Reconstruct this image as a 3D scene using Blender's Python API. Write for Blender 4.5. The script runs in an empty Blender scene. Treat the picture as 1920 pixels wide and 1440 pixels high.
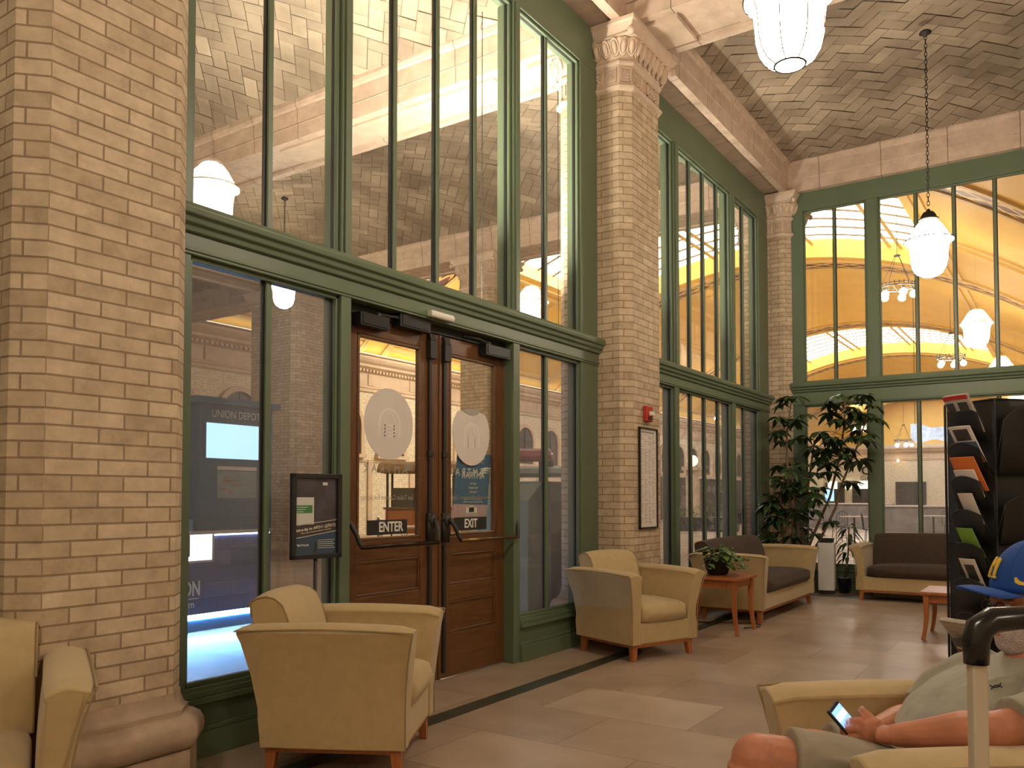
LAMP, UPL, SKYL, COVE, EXPO = 50.0, 330.0, 5.5, 3.0, 0.35
import bpy, bmesh, math, random
from mathutils import Matrix, Vector, Euler
PI = math.pi
rnd = random.Random(7)
C = bpy.context.scene.collection
SC = bpy.context.scene

# ------------------------------------------------------------------ mesh helper
class MB:
    def __init__(s):
        s.v = []; s.f = []; s.uv = {}; s.M = Matrix.Identity(4); s.tint = {}
    def at(s, x=0, y=0, z=0, rz=0, rx=0, ry=0):
        s.M = Matrix.Translation((x, y, z)) @ Euler((rx, ry, rz)).to_matrix().to_4x4(); return s
    def add(s, vs, fs, uvs=None):
        o = len(s.v)
        for p in vs: s.v.append(tuple(s.M @ Vector(p)))
        for i, f in enumerate(fs):
            if uvs: s.uv[len(s.f)] = uvs[i]
            s.f.append(tuple(o + k for k in f))
    def box(s, x0, y0, z0, x1, y1, z1):
        v = [(x, y, z) for z in (z0, z1) for y in (y0, y1) for x in (x0, x1)]
        s.add(v, [(0, 2, 3, 1), (4, 5, 7, 6), (0, 1, 5, 4), (2, 6, 7, 3), (0, 4, 6, 2), (1, 3, 7, 5)]); return s
    def boxc(s, c, d):
        return s.box(c[0]-d[0]/2, c[1]-d[1]/2, c[2]-d[2]/2, c[0]+d[0]/2, c[1]+d[1]/2, c[2]+d[2]/2)
    def taper(s, c, w0, w1, z0, z1, dx=0, dy=0):   # tapered square bar from z0 (width w0) to z1 (width w1)
        v = [(c[0]+sx*w0/2+dx, c[1]+sy*w0/2+dy, z0) for sx, sy in ((-1,-1),(1,-1),(1,1),(-1,1))]
        v += [(c[0]+sx*w1/2, c[1]+sy*w1/2, z1) for sx, sy in ((-1,-1),(1,-1),(1,1),(-1,1))]
        s.add(v, [(3,2,1,0),(4,5,6,7)]+[(i,(i+1)%4,(i+1)%4+4,i+4) for i in range(4)]); return s
    def rings(s, rs, cap=True, closed=True):
        n = len(rs[0]); v = [p for r in rs for p in r]; f = []
        for a in range(len(rs)-1):
            for i in range(n if closed else n-1):
                j = (i+1) % n
                f.append((a*n+i, a*n+j, (a+1)*n+j, (a+1)*n+i))
        if cap and closed:
            f.append(tuple(range(n-1, -1, -1))); f.append(tuple((len(rs)-1)*n+i for i in range(n)))
        s.add(v, f); return s
    def lathe(s, prof, n=24, c=(0,0,0), cap=True):
        return s.rings([[(c[0]+r*math.cos(2*PI*i/n), c[1]+r*math.sin(2*PI*i/n), c[2]+z) for i in range(n)] for r, z in prof], cap)
    def tube(s, pts, r, n=8, cap=True):
        pts = [Vector(p) for p in pts]; R = r if isinstance(r, (list, tuple)) else [r]*len(pts)
        rs = []; up = None
        for i, p in enumerate(pts):
            a = pts[max(i-1, 0)]; b = pts[min(i+1, len(pts)-1)]; t = (b-a).normalized()
            if up is None:
                up = Vector((0,0,1)) if abs(t.z) < .9 else Vector((1,0,0))
            x = t.cross(up).normalized(); y = x.cross(t).normalized(); up = y
            ra = R[i] if isinstance(R[i], tuple) else (R[i], R[i])
            rs.append([tuple(p + x*ra[0]*math.cos(2*PI*k/n) + y*ra[1]*math.sin(2*PI*k/n)) for k in range(n)])
        return s.rings(rs, cap)
    def ball(s, c, r, n=12, m=8, rot=None):
        r = r if isinstance(r, (tuple, list)) else (r, r, r); rs = []
        for j in range(m+1):
            a = PI*j/m; rr = max(math.sin(a), .02)
            ring = []
            for i in range(n):
                p = Vector((r[0]*rr*math.cos(2*PI*i/n), r[1]*rr*math.sin(2*PI*i/n), -r[2]*math.cos(a)))
                if rot: p = rot @ p
                ring.append((c[0]+p.x, c[1]+p.y, c[2]+p.z))
            rs.append(ring)
        return s.rings(rs)
    def torus(s, c, R, r, n=24, m=8, rot=None, sc=(1,1)):
        v = []; f = []
        for i in range(n):
            a = 2*PI*i/n
            for j in range(m):
                b = 2*PI*j/m
                p = Vector(((R+r*math.cos(b))*math.cos(a)*sc[0], (R+r*math.cos(b))*math.sin(a)*sc[1], r*math.sin(b)))
                if rot: p = rot @ p
                v.append((c[0]+p.x, c[1]+p.y, c[2]+p.z))
                f.append((i*m+j, ((i+1)%n)*m+j, ((i+1)%n)*m+(j+1)%m, i*m+(j+1)%m))
        s.add(v, f); return s
    def prism(s, poly, z0, z1):       # poly in xy
        n = len(poly)
        s.add([(x, y, z0) for x, y in poly]+[(x, y, z1) for x, y in poly],
              [tuple(range(n-1,-1,-1)), tuple(range(n, 2*n))]+[(i,(i+1)%n,(i+1)%n+n,i+n) for i in range(n)]); return s
    def prof_y(s, poly, y0, y1):      # profile in xz swept along y
        n = len(poly)
        s.add([(x, y0, z) for x, z in poly]+[(x, y1, z) for x, z in poly],
              [tuple(range(n)), tuple(range(2*n-1, n-1, -1))]+[(i,i+n,(i+1)%n+n,(i+1)%n) for i in range(n)]); return s
    def prof_x(s, poly, x0, x1):      # profile in yz swept along x
        n = len(poly)
        s.add([(x0, y, z) for y, z in poly]+[(x1, y, z) for y, z in poly],
              [tuple(range(n-1,-1,-1)), tuple(range(n, 2*n))]+[(i,(i+1)%n,(i+1)%n+n,i+n) for i in range(n)]); return s
    def build(s, name, m, parent=None, smooth=False, bev=0, seg=2, sub=0, auto=None):
        me = bpy.data.meshes.new(name); me.from_pydata(s.v, [], s.f); me.validate(clean_customdata=False); me.update()
        bm = bmesh.new(); bm.from_mesh(me)
        if len(me.polygons) < 60000: bmesh.ops.recalc_face_normals(bm, faces=bm.faces)
        bm.to_mesh(me); bm.free()
        uvl = me.uv_layers.new(name='UVMap'); d = uvl.data
        for p in me.polygons:
            cu = s.uv.get(p.index)
            if cu and len(cu) == p.loop_total:
                vi = list(s.f[p.index]); mp = {vi[k]: cu[k] for k in range(len(vi))}
                for li in p.loop_indices: d[li].uv = mp[me.loops[li].vertex_index]
                continue
            nx, ny, nz = map(abs, p.normal)
            for li in p.loop_indices:
                c = me.vertices[me.loops[li].vertex_index].co
                d[li].uv = (c.x, c.y) if nz >= nx and nz >= ny else ((c.y, c.z) if nx >= ny else (c.x, c.z))
        if s.tint:
            at = me.attributes.new('tint', 'FLOAT', 'FACE')
            for i in range(len(me.polygons)): at.data[i].value = s.tint.get(i, .5)
        if smooth: me.polygons.foreach_set('use_smooth', [True]*len(me.polygons))
        o = bpy.data.objects.new(name, me); C.objects.link(o)
        if m: me.materials.append(m)
        if parent: o.parent = parent
        if bev:
            b = o.modifiers.new('b', 'BEVEL'); b.width = bev; b.segments = seg; b.limit_method = 'ANGLE'; b.angle_limit = math.radians(35)
        if sub:
            b = o.modifiers.new('s', 'SUBSURF'); b.levels = sub; b.render_levels = sub
        if auto:
            me.polygons.foreach_set('use_smooth', [True]*len(me.polygons))
            try: me.set_sharp_from_angle(angle=math.radians(auto))
            except Exception: pass
        return o

def tag(o, label=None, cat=None, group=None, kind=None):
    if label: o['label'] = label
    if cat: o['category'] = cat
    if group: o['group'] = group
    if kind: o['kind'] = kind
    return o
def empty(name, loc=(0,0,0), rz=0, label=None, cat=None, group=None, kind=None):
    o = bpy.data.objects.new(name, None); C.objects.link(o); o.location = loc; o.rotation_euler = (0, 0, rz)
    o.empty_display_size = .1
    return tag(o, label, cat, group, kind)
def copy_tree(o, parent=None):
    c = o.copy(); C.objects.link(c)
    if parent: c.parent = parent
    for ch in [x for x in bpy.data.objects if x.parent == o]: copy_tree(ch, c)
    return c
def struct(name, mb, m, label=None, **k):
    return tag(mb.build(name, m, **k), label, None, None, 'structure')
def text(name, s, size, m, parent, loc, rot, ext=.001, align='CENTER', sx=1.0, bold=0):
    cu = bpy.data.curves.new(name, 'FONT'); cu.body = s; cu.size = size; cu.extrude = ext; cu.align_x = align; cu.align_y = 'CENTER'
    cu.offset = bold; cu.resolution_u = 3
    q = bpy.data.objects.new(name, cu); C.objects.link(q); bpy.context.view_layer.update()
    me = bpy.data.meshes.new_from_object(q.evaluated_get(bpy.context.evaluated_depsgraph_get())); bpy.data.objects.remove(q)
    me.materials.clear(); me.materials.append(m); o = bpy.data.objects.new(name, me); C.objects.link(o)
    if parent: o.parent = parent
    o.location = loc; o.rotation_euler = rot; o.scale = (sx, 1, 1)
    return o
FACE_PX = (PI/2, 0, PI/2)     # text readable from +X
FACE_NX = (PI/2, 0, -PI/2)    # text readable from -X
FACE_NY = (PI/2, 0, 0)        # text readable from -Y

# ------------------------------------------------------------------ materials
def nodes(name):
    m = bpy.data.materials.new(name); m.use_nodes = True; nt = m.node_tree; nt.nodes.clear()
    out = nt.nodes.new('ShaderNodeOutputMaterial'); b = nt.nodes.new('ShaderNodeBsdfPrincipled')
    nt.links.new(b.outputs[0], out.inputs[0])
    def N(t, **k):
        n = nt.nodes.new('ShaderNode'+t)
        for a, v in k.items():
            if a.startswith('i_'): n.inputs[a[2:].replace('_', ' ')].default_value = v
            else: setattr(n, a, v)
        return n
    return m, nt, b, N, nt.links.new, out
def ramp(N, a, b, p0=.3, p1=.7):
    r = N('ValToRGB'); r.color_ramp.elements[0].position = p0; r.color_ramp.elements[1].position = p1
    r.color_ramp.elements[0].color = (*a, 1); r.color_ramp.elements[1].color = (*b, 1); return r
def simple(name, col, rough=.6, var=.12, scale=6, bump=.0, bscale=60, metal=0, spec=.5, coat=0, sheen=0):
    m, nt, b, N, L, o = nodes(name)
    tc = N('TexCoord'); n = N('TexNoise'); n.inputs['Scale'].default_value = scale; n.inputs['Detail'].default_value = 4
    L(tc.outputs['Object'], n.inputs['Vector'])
    r = ramp(N, tuple(c*(1-var) for c in col), tuple(min(1, c*(1+var)) for c in col))
    L(n.outputs['Fac'], r.inputs[0]); L(r.outputs[0], b.inputs['Base Color'])
    b.inputs['Roughness'].default_value = rough; b.inputs['Metallic'].default_value = metal
    b.inputs['Specular IOR Level'].default_value = spec; b.inputs['Coat Weight'].default_value = coat
    if sheen: b.inputs['Sheen Weight'].default_value = sheen
    if bump:
        n2 = N('TexNoise'); n2.inputs['Scale'].default_value = bscale; n2.inputs['Detail'].default_value = 3
        L(tc.outputs['Object'], n2.inputs['Vector']); bp = N('Bump'); bp.inputs['Strength'].default_value = bump; bp.inputs['Distance'].default_value = .01
        L(n2.outputs['Fac'], bp.inputs['Height']); L(bp.outputs[0], b.inputs['Normal'])
    return m
def emis(name, col, st, base=(.8,.8,.8)):
    m, nt, b, N, L, o = nodes(name); b.inputs['Base Color'].default_value = (*base, 1)
    b.inputs['Emission Color'].default_value = (*col, 1); b.inputs['Emission Strength'].default_value = st; return m
def brickmat(name, c1, c2, mortar, bw, bh, mo, off=.5, bump=.5, rough=.75, dist=.006, nscale=9, coat=0):
    m, nt, b, N, L, o = nodes(name)
    uv = N('UVMap'); br = N('TexBrick'); br.offset = off; br.squash = 1
    br.inputs['Scale'].default_value = 1; br.inputs['Brick Width'].default_value = bw; br.inputs['Row Height'].default_value = bh
    br.inputs['Mortar Size'].default_value = mo; br.inputs['Mortar Smooth'].default_value = .3; br.inputs['Bias'].default_value = 0
    br.inputs['Color1'].default_value = (*c1, 1); br.inputs['Color2'].default_value = (*c2, 1); br.inputs['Mortar'].default_value = (*mortar, 1)
    L(uv.outputs[0], br.inputs['Vector'])
    n = N('TexNoise'); n.inputs['Scale'].default_value = nscale; n.inputs['Detail'].default_value = 6; n.inputs['Roughness'].default_value = .65
    L(uv.outputs[0], n.inputs['Vector'])
    r = ramp(N, (.72,.70,.68), (1.12,1.12,1.12), .3, .72); L(n.outputs['Fac'], r.inputs[0])
    mx = N('MixRGB', blend_type='MULTIPLY'); mx.inputs[0].default_value = 1
    L(br.outputs['Color'], mx.inputs[1]); L(r.outputs[0], mx.inputs[2]); L(mx.outputs[0], b.inputs['Base Color'])
    b.inputs['Roughness'].default_value = rough; b.inputs['Coat Weight'].default_value = coat
    inv = N('Math', operation='SUBTRACT'); inv.inputs[0].default_value = 1; L(br.outputs['Fac'], inv.inputs[1])
    n2 = N('TexNoise'); n2.inputs['Scale'].default_value = 70; n2.inputs['Detail'].default_value = 3; L(uv.outputs[0], n2.inputs['Vector'])
    ad = N('Math', operation='MULTIPLY_ADD'); ad.inputs[1].default_value = .25; L(n2.outputs['Fac'], ad.inputs[0]); L(inv.outputs[0], ad.inputs[2])
    bp = N('Bump'); bp.inputs['Strength'].default_value = bump; bp.inputs['Distance'].default_value = dist
    L(ad.outputs[0], bp.inputs['Height']); L(bp.outputs[0], b.inputs['Normal'])
    return m
def wood(name, a, c, rough=.35, scale=(1, 14, 14), axis='Z', coat=.2):
    m, nt, b, N, L, o = nodes(name)
    tc = N('TexCoord'); mp = N('Mapping'); L(tc.outputs['Object'], mp.inputs[0])
    mp.inputs['Scale'].default_value = {'Z': (scale[1], scale[2], scale[0]), 'X': (scale[0], scale[1], scale[2]), 'Y': (scale[1], scale[0], scale[2])}[axis]
    n = N('TexNoise'); n.inputs['Scale'].default_value = 3.2; n.inputs['Detail'].default_value = 7; n.inputs['Distortion'].default_value = 1.2
    L(mp.outputs[0], n.inputs[0]); r = ramp(N, a, c, .32, .68); L(n.outputs['Fac'], r.inputs[0]); L(r.outputs[0], b.inputs['Base Color'])
    b.inputs['Roughness'].default_value = rough; b.inputs['Coat Weight'].default_value = coat; b.inputs['Coat Roughness'].default_value = .25
    return m
def glassmat(name, refl=1.0, tint=(.97,.99,.97), haze=0.0):
    m, nt, b, N, L, o = nodes(name); nt.nodes.remove(b)
    t = N('BsdfTransparent'); t.inputs[0].default_value = (*tint, 1)
    g = N('BsdfGlossy'); g.inputs['Roughness'].default_value = .0; g.inputs[0].default_value = (1,1,1,1)
    ge = N('NewGeometry'); dp = N('VectorMath', operation='DOT_PRODUCT'); L(ge.outputs['Normal'], dp.inputs[0]); L(ge.outputs['Incoming'], dp.inputs[1])
    ab = N('Math', operation='ABSOLUTE'); L(dp.outputs['Value'], ab.inputs[0])
    om = N('Math', operation='SUBTRACT'); om.inputs[0].default_value = 1; om.use_clamp = True; L(ab.outputs[0], om.inputs[1])
    pw = N('Math', operation='POWER'); pw.inputs[1].default_value = 5; L(om.outputs[0], pw.inputs[0])
    sch = N('Math', operation='MULTIPLY_ADD'); sch.inputs[1].default_value = .96; sch.inputs[2].default_value = .04; L(pw.outputs[0], sch.inputs[0])
    mu = N('Math', operation='MULTIPLY'); mu.inputs[1].default_value = refl; mu.use_clamp = True; L(sch.outputs[0], mu.inputs[0])
    mix = N('MixShader'); L(mu.outputs[0], mix.inputs[0]); L(t.outputs[0], mix.inputs[1]); L(g.outputs[0], mix.inputs[2])
    res = mix.outputs[0]
    if haze:
        d = N('BsdfDiffuse'); d.inputs[0].default_value = (.75,.74,.8,1)
        tc = N('TexCoord'); n = N('TexNoise'); n.inputs['Scale'].default_value = 2.2; n.inputs['Detail'].default_value = 4; L(tc.outputs['Object'], n.inputs[0])
        r = N('MapRange'); r.inputs[3].default_value = haze*.4; r.inputs[4].default_value = haze*1.6; L(n.outputs['Fac'], r.inputs[0])
        m2 = N('MixShader'); L(r.outputs[0], m2.inputs[0]); L(res, m2.inputs[1]); L(d.outputs[0], m2.inputs[2]); res = m2.outputs[0]
    L(res, o.inputs[0]); return m

M = {}
M['brick'] = brickmat('buff_brick', (.49,.375,.255), (.66,.53,.38), (.30,.21,.13), .213, .0635, .0048)
M['wallbrick'] = brickmat('cream_wall_brick', (.76,.67,.50), (.83,.75,.58), (.55,.46,.33), .26, .078, .005, bump=.3)
M['stone'] = brickmat('terracotta_stone', (.58,.44,.34), (.64,.49,.38), (.20,.13,.09), .78, .60, .005, off=0, bump=.35, rough=.6, nscale=5)
M['stone_plain'] = simple('terracotta_plain', (.60,.46,.35), .6, .14, 5, .25, 30)
M['base_stone'] = simple('column_base_stone', (.42,.31,.22), .6, .2, 7, .25, 30)
M['green'] = simple('green_painted_steel', (.115,.152,.092), .42, .05, 3, .05, 90, spec=.5)
M['gasket'] = simple('black_gasket', (.008,.009,.008), .5, 0)
M['uphol'] = simple('tan_upholstery', (.50,.375,.195), .85, .05, 20, .25, 420, spec=.2, sheen=.25)
M['piping'] = simple('tan_piping', (.33,.24,.12), .85, .05)
M['brown'] = simple('brown_upholstery', (.060,.036,.025), .75, .12, 20, .3, 300, spec=.3, sheen=.1)
M['legwood'] = wood('orange_cherry_wood', (.34,.105,.03), (.46,.16,.05), .35)
M['doorwood'] = wood('dark_oak', (.085,.033,.010), (.155,.062,.019), .38)
M['doorwood_y'] = wood('dark_oak_rail', (.085,.033,.010), (.155,.062,.019), .38, axis='Y')
M['bronze'] = simple('dark_bronze', (.045,.030,.020), .35, .2, 8, metal=.8)
M['brass'] = simple('worn_brass_bar', (.20,.125,.06), .3, .3, 9, metal=.9)
M['black'] = simple('black_metal', (.012,.012,.013), .45, .1)
M['dgrey'] = simple('dark_grey_metal', (.014,.014,.015), .4, .1, metal=.3)
M['iron'] = simple('dark_iron', (.022,.019,.016), .5, .2)
M['white'] = simple('white_plastic', (.75,.72,.66), .5, .03)
M['paper'] = simple('white_paper', (.72,.66,.60), .8, .04)
M['red'] = simple('red_plastic', (.45,.03,.02), .4, .05)
M['yellow'] = simple('ochre_plaster', (.90,.58,.14), .6, .06, .6)
M['yellow_trim'] = simple('cream_plaster_trim', (.80,.58,.24), .55, .05, 1)
M['cornice'] = simple('cream_cornice', (.60,.46,.33), .7, .1, 3, .2, 20)
M['dark'] = simple('dark_opening', (.035,.032,.03), .4, .3, 2)
M['glass'] = glassmat('clear_glass', 1.15)
M['glass_low'] = glassmat('dusty_tinted_glass', 1.3, (.78,.80,.83), .085)
M['leaf'] = simple('dark_green_leaf', (.030,.062,.018), .4, .4, 9)
M['leaf2'] = simple('bright_green_leaf', (.09,.17,.035), .45, .35, 14)
M['bark'] = simple('plant_bark', (.16,.10,.055), .8, .2, 20)
M['concrete'] = simple('grey_stone', (.25,.23,.22), .6, .2, 4)
# ceiling tiles coloured one by one
m, nt, b, N, L, o = nodes('guastavino_tile'); M['tile'] = m
at = N('Attribute'); at.attribute_name = 'tint'
r = ramp(N, (.30,.235,.175), (.47,.385,.29), .0, 1.0); r.color_ramp.elements.new(.5).color = (.355,.285,.215, 1)
L(at.outputs['Fac'], r.inputs[0]); tc = N('TexCoord'); n = N('TexNoise'); n.inputs['Scale'].default_value = 1.1; n.inputs['Detail'].default_value = 5
L(tc.outputs['Object'], n.inputs[0]); r2 = ramp(N, (.62,.60,.58), (1.15,1.13,1.1), .35, .65); L(n.outputs['Fac'], r2.inputs[0])
mx = N('MixRGB', blend_type='MULTIPLY'); mx.inputs[0].default_value = 1; L(r.outputs[0], mx.inputs[1]); L(r2.outputs[0], mx.inputs[2])
L(mx.outputs[0], b.inputs['Base Color']); b.inputs['Roughness'].default_value = .55
M['grout'] = simple('ceiling_grout', (.17,.13,.09), .9, .1)
# polished stone floor in slabs
m, nt, b, N, L, o = nodes('polished_floor'); M['floor'] = m
uv = N('UVMap'); br = N('TexBrick'); br.offset = .5; br.inputs['Scale'].default_value = 1; br.inputs['Brick Width'].default_value = .92; br.inputs['Row Height'].default_value = .61
br.inputs['Mortar Size'].default_value = .0025; br.inputs['Color1'].default_value = (.34,.25,.18,1); br.inputs['Color2'].default_value = (.50,.39,.29,1); br.inputs['Mortar'].default_value = (.17,.115,.075,1)
L(uv.outputs[0], br.inputs[0]); n = N('TexNoise'); n.inputs['Scale'].default_value = 2.6; n.inputs['Detail'].default_value = 8; L(uv.outputs[0], n.inputs[0])
r = ramp(N, (.78,.76,.74), (1.1,1.1,1.1), .3, .7); L(n.outputs['Fac'], r.inputs[0])
mx = N('MixRGB', blend_type='MULTIPLY'); mx.inputs[0].default_value = 1; L(br.outputs[0], mx.inputs[1]); L(r.outputs[0], mx.inputs[2]); L(mx.outputs[0], b.inputs['Base Color'])
n3 = N('TexNoise'); n3.inputs['Scale'].default_value = 1.5; L(uv.outputs[0], n3.inputs[0]); mr = N('MapRange'); mr.inputs[3].default_value = .22; mr.inputs[4].default_value = .42
L(n3.outputs['Fac'], mr.inputs[0]); L(mr.outputs[0], b.inputs['Roughness']); b.inputs['Specular IOR Level'].default_value = .5
M['strip'] = simple('dark_green_marble', (.045,.05,.035), .3, .3, 12)
# ------------------------------------------------------------------ setting: floors, walls
struct('floor', MB().box(-16.3, -3.4, -.08, 10.3, 11.8, 0), M['floor'], 'polished tan stone slab floor of the waiting room')
struct('floor_hall', MB().box(-16.3, 11.8, -.08, 10.3, 82.3, 0), M['floor'], 'pale stone floor of the great hall beyond the glazing')
struct('trim_1', MB().box(.52, -3.1, 0, .64, 11.1, .003), M['strip'], 'dark green marble strip let into the floor along the glazed wall')
struct('trim_2', MB().box(.64, 10.98, 0, 9.6, 11.1, .003), M['strip'], 'dark green marble strip let into the floor along the end glazing')
struct('wall_west', MB().box(-16.6, -3.4, 0, -16.2, 82.3, 6.1), M['wallbrick'], 'cream brick side wall of the great hall')
struct('wall_south', MB().box(-16.2, -3.6, 0, 10.3, -3.3, 6.4), M['wallbrick'], 'cream brick wall behind the waiting room')
struct('wall_east', MB().box(10.1, -3.3, 0, 10.4, 12.2, 6.4), M['wallbrick'], 'cream brick wall across the waiting room')
struct('wall_hall', MB().box(4.0, 12.2, 0, 4.3, 82.3, 6.1), M['wallbrick'], 'cream brick wall on the near side of the great hall')
struct('wall_end', MB().box(-16.2, 82, 0, 4.0, 82.3, 6.0), M['wallbrick'], 'cream end wall of the great hall')
struct('wall_lunette', MB().prism([(-16.3,82.3),(4.3,82.3),(4.3,82.1),(-16.3,82.1)], 5.9, 10.6), M['yellow'], 'ochre lunette above the end wall of the great hall')

# ------------------------------------------------------------------ columns
def chring(h, c, z):
    k = h-c
    return [(h,-k,z),(h,k,z),(k,h,z),(-k,h,z),(-h,k,z),(-h,-k,z),(-k,-h,z),(k,-h,z)]
def make_column(loc, label, group='buff brick columns with carved stone capitals'):
    root = empty('brick_column', loc, 0, label, 'column', group)
    h, c = .37, .09; z0, z1 = .40, 4.90
    b = MB(); r0, r1 = chring(h, c, z0), chring(h, c, z1); s = 0
    for i in range(8):
        j = (i+1) % 8; L = math.dist(r0[i][:2], r0[j][:2])
        b.add([r0[i], r0[j], r1[j], r1[i]], [(0,1,2,3)], [[(s,z0),(s+L,z0),(s+L,z1),(s,z1)]]); s += L
    b.build('shaft', M['brick'], root)
    b = MB(); b.rings([chring(.435,.115,z) for z in (0,.175)])
    b.rings([chring(a, .115*a/.43, z) for a, z in ((.425,.175),(.446,.19),(.458,.215),(.462,.245),(.458,.275),(.446,.30),(.425,.315),(.405,.32),(.405,.34),(.395,.345),(.388,.36),(.38,.385),(.378,.41))])
    b.build('base', M['base_stone'], root, auto=40)
    b = MB()
    b.rings([chring(a, .09*a/.37, z) for a, z in ((.372,4.87),(.40,4.885),(.405,4.905),(.39,4.925),(.375,4.93),(.375,5.09),(.385,5.095),(.40,5.11),(.40,5.13),(.385,5.145),(.385,5.16),(.42,5.22),(.455,5.29),(.45,5.31))])
    b.box(-.46,-.46,5.31,.46,.46,5.33); b.rings([[(sx*a,sy*a,z) for sx,sy in((1,-1),(1,1),(-1,1),(-1,-1))] for a,z in ((.44,5.33),(.455,5.37),(.475,5.41),(.49,5.42),(.49,5.455))])
    cap = b.build('capital', M['stone_plain'], root, bev=.004)
    # carved eggs and darts, rosette panels
    e = MB(); q = MB()
    for i in range(8):
        p0, p1 = chring(.43,.105,0)[i], chring(.43,.105,0)[(i+1)%8]; L = math.dist(p0, p1); n = max(1, round(L/.088))
        dx, dy = (p1[0]-p0[0])/L, (p1[1]-p0[1])/L; ang = math.atan2(dy, dx); nx, ny = dy, -dx
        for k in range(n):
            t = (k+.5)/n*L; cx, cy = p0[0]+dx*t, p0[1]+dy*t
            R = Euler((math.radians(24), 0, 0)).to_matrix(); R = Euler((0,0,ang)).to_matrix() @ R
            e.ball((cx+nx*.004, cy+ny*.004, 5.235), (.027,.026,.064), 8, 6, R)
            R2 = Euler((0,0,ang)).to_matrix() @ Euler((math.radians(114),0,0)).to_matrix()
            e.torus((cx+nx*.006, cy+ny*.006, 5.235), .037, .0075, 12, 5, R2, (1,1.9))
            t2 = (k+1)/n*L
            if k < n-1: e.taper((p0[0]+dx*t2, p0[1]+dy*t2), .006, .018, 5.17, 5.29)
        p0, p1 = chring(.378,.092,0)[i], chring(.378,.092,0)[(i+1)%8]; L = math.dist(p0, p1); n = 4 if L > .2 else 1
        for k in range(n):
            t = (k+.5)/n*L; cx, cy = p0[0]+dx*t, p0[1]+dy*t; w = .105 if n > 1 else .10
            q.at(cx, cy, 5.01, ang)
            for a in range(4):
                x0, z0_ = (-w/2, -w/2+.0) if a in (0,2) else (0,0)
            q.box(-w/2,-.010,-.062,-w/2+.012,.002,.062).box(w/2-.012,-.010,-.062,w/2,.002,.062).box(-w/2,-.010,.050,w/2,.002,.062).box(-w/2,-.010,-.062,w/2,.002,-.050)
            for a in range(5): q.ball((.024*math.cos(a*1.257+.3), -.004, .024*math.sin(a*1.257+.3)), (.013,.008,.013), 6, 4)
            q.ball((0,-.006,0), (.009,.009,.009), 6, 4)
    for sx in (1,-1):
        for sy in (1,-1): e.ball((sx*.45, sy*.45, 5.33), (.035,.035,.04), 8, 6)
    e.build('egg_moulding', M['stone_plain'], cap, smooth=True); q.at().build('rosette_band', M['stone_plain'], cap, smooth=False)
    return root
COL = make_column((0, 1.90, 0), 'massive buff brick column beside the union depot pane, tan armchair against it')
for loc, lab in (((0,6.97,0), 'buff brick column carrying the red fire alarm and framed notice'),
                 ((0,12.0,0), 'slender corner brick column behind the tall umbrella plants'),
                 ((-5.05,12.0,0), 'brick column seen through the upper panes, hanging lamp beyond it'),
                 ((5.03,12.0,0), 'brick column at the far end of the end glazing behind the magazine rack')):
    c = copy_tree(COL); c.location = loc; c['label'] = lab
pier = empty('brick_pier', (-9.95,12.0,0), 0, 'wide shadowy brick pier seen through the pane behind the poster stand', 'pier')
b = MB(); b.rings([chring(.72,.12,z) for z in (.3,5.4)]); b.build('shaft', M['brick'], pier)
MB().rings([chring(a,.12,z) for a,z in ((.86,0),(.86,.2),(.78,.3),(.74,.34))]).build('base', M['base_stone'], pier)
MB().rings([chring(a,.12,z) for a,z in ((.73,5.15),(.78,5.2),(.75,5.25),(.84,5.4),(.86,5.45))]).build('capital', M['stone_plain'], pier)

# ------------------------------------------------------------------ beams
def beam_prof(h=.36, top=5.87):      # closed section (across, z)
    half = [(h-.10,5.485),(h-.09,5.455),(h,5.455),(h,5.62),(h+.012,5.63),(h+.012,5.80),(h+.035,5.82),(h+.05,5.86),(h+.05,6.5)]
    return half + [(-a, z) for a, z in reversed(half)]
def beam(name, along, pos, a, b, h=.36):
    m = MB(); (m.prof_y if along == 'y' else m.prof_x)([((pos+x), z) for x, z in beam_prof(h)], a, b)
    return struct(name, m, M['stone'], 'jointed pinkish terracotta beam under the tiled ceiling')
beam('trim_3', 'y', 0, -3.3, 12.36); beam('trim_4', 'y', 5.03, -3.3, 12.36); beam('trim_5', 'y', -10.06, -3.3, 12.36)
beam('trim_6', 'x', 1.94, -16.2, 10.1); beam('trim_7', 'x', 6.97, -16.2, 10.1); beam('trim_8', 'x', 12.0, -16.2, 10.1)
# raised cross panels on the soffits beside the columns
m = MB()
for (x, y) in ((0,6.97),(0,1.94)):
    for s in (1,-1):
        m.box(x+s*.52-.04*s, y-.22, 5.44, x+s*.78, y+.22, 5.49); m.box(x+s*1.2, y-.2, 5.465, x+s*4.4, y+.2, 5.49)
struct('trim_9', m, M['stone_plain'])

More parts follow.
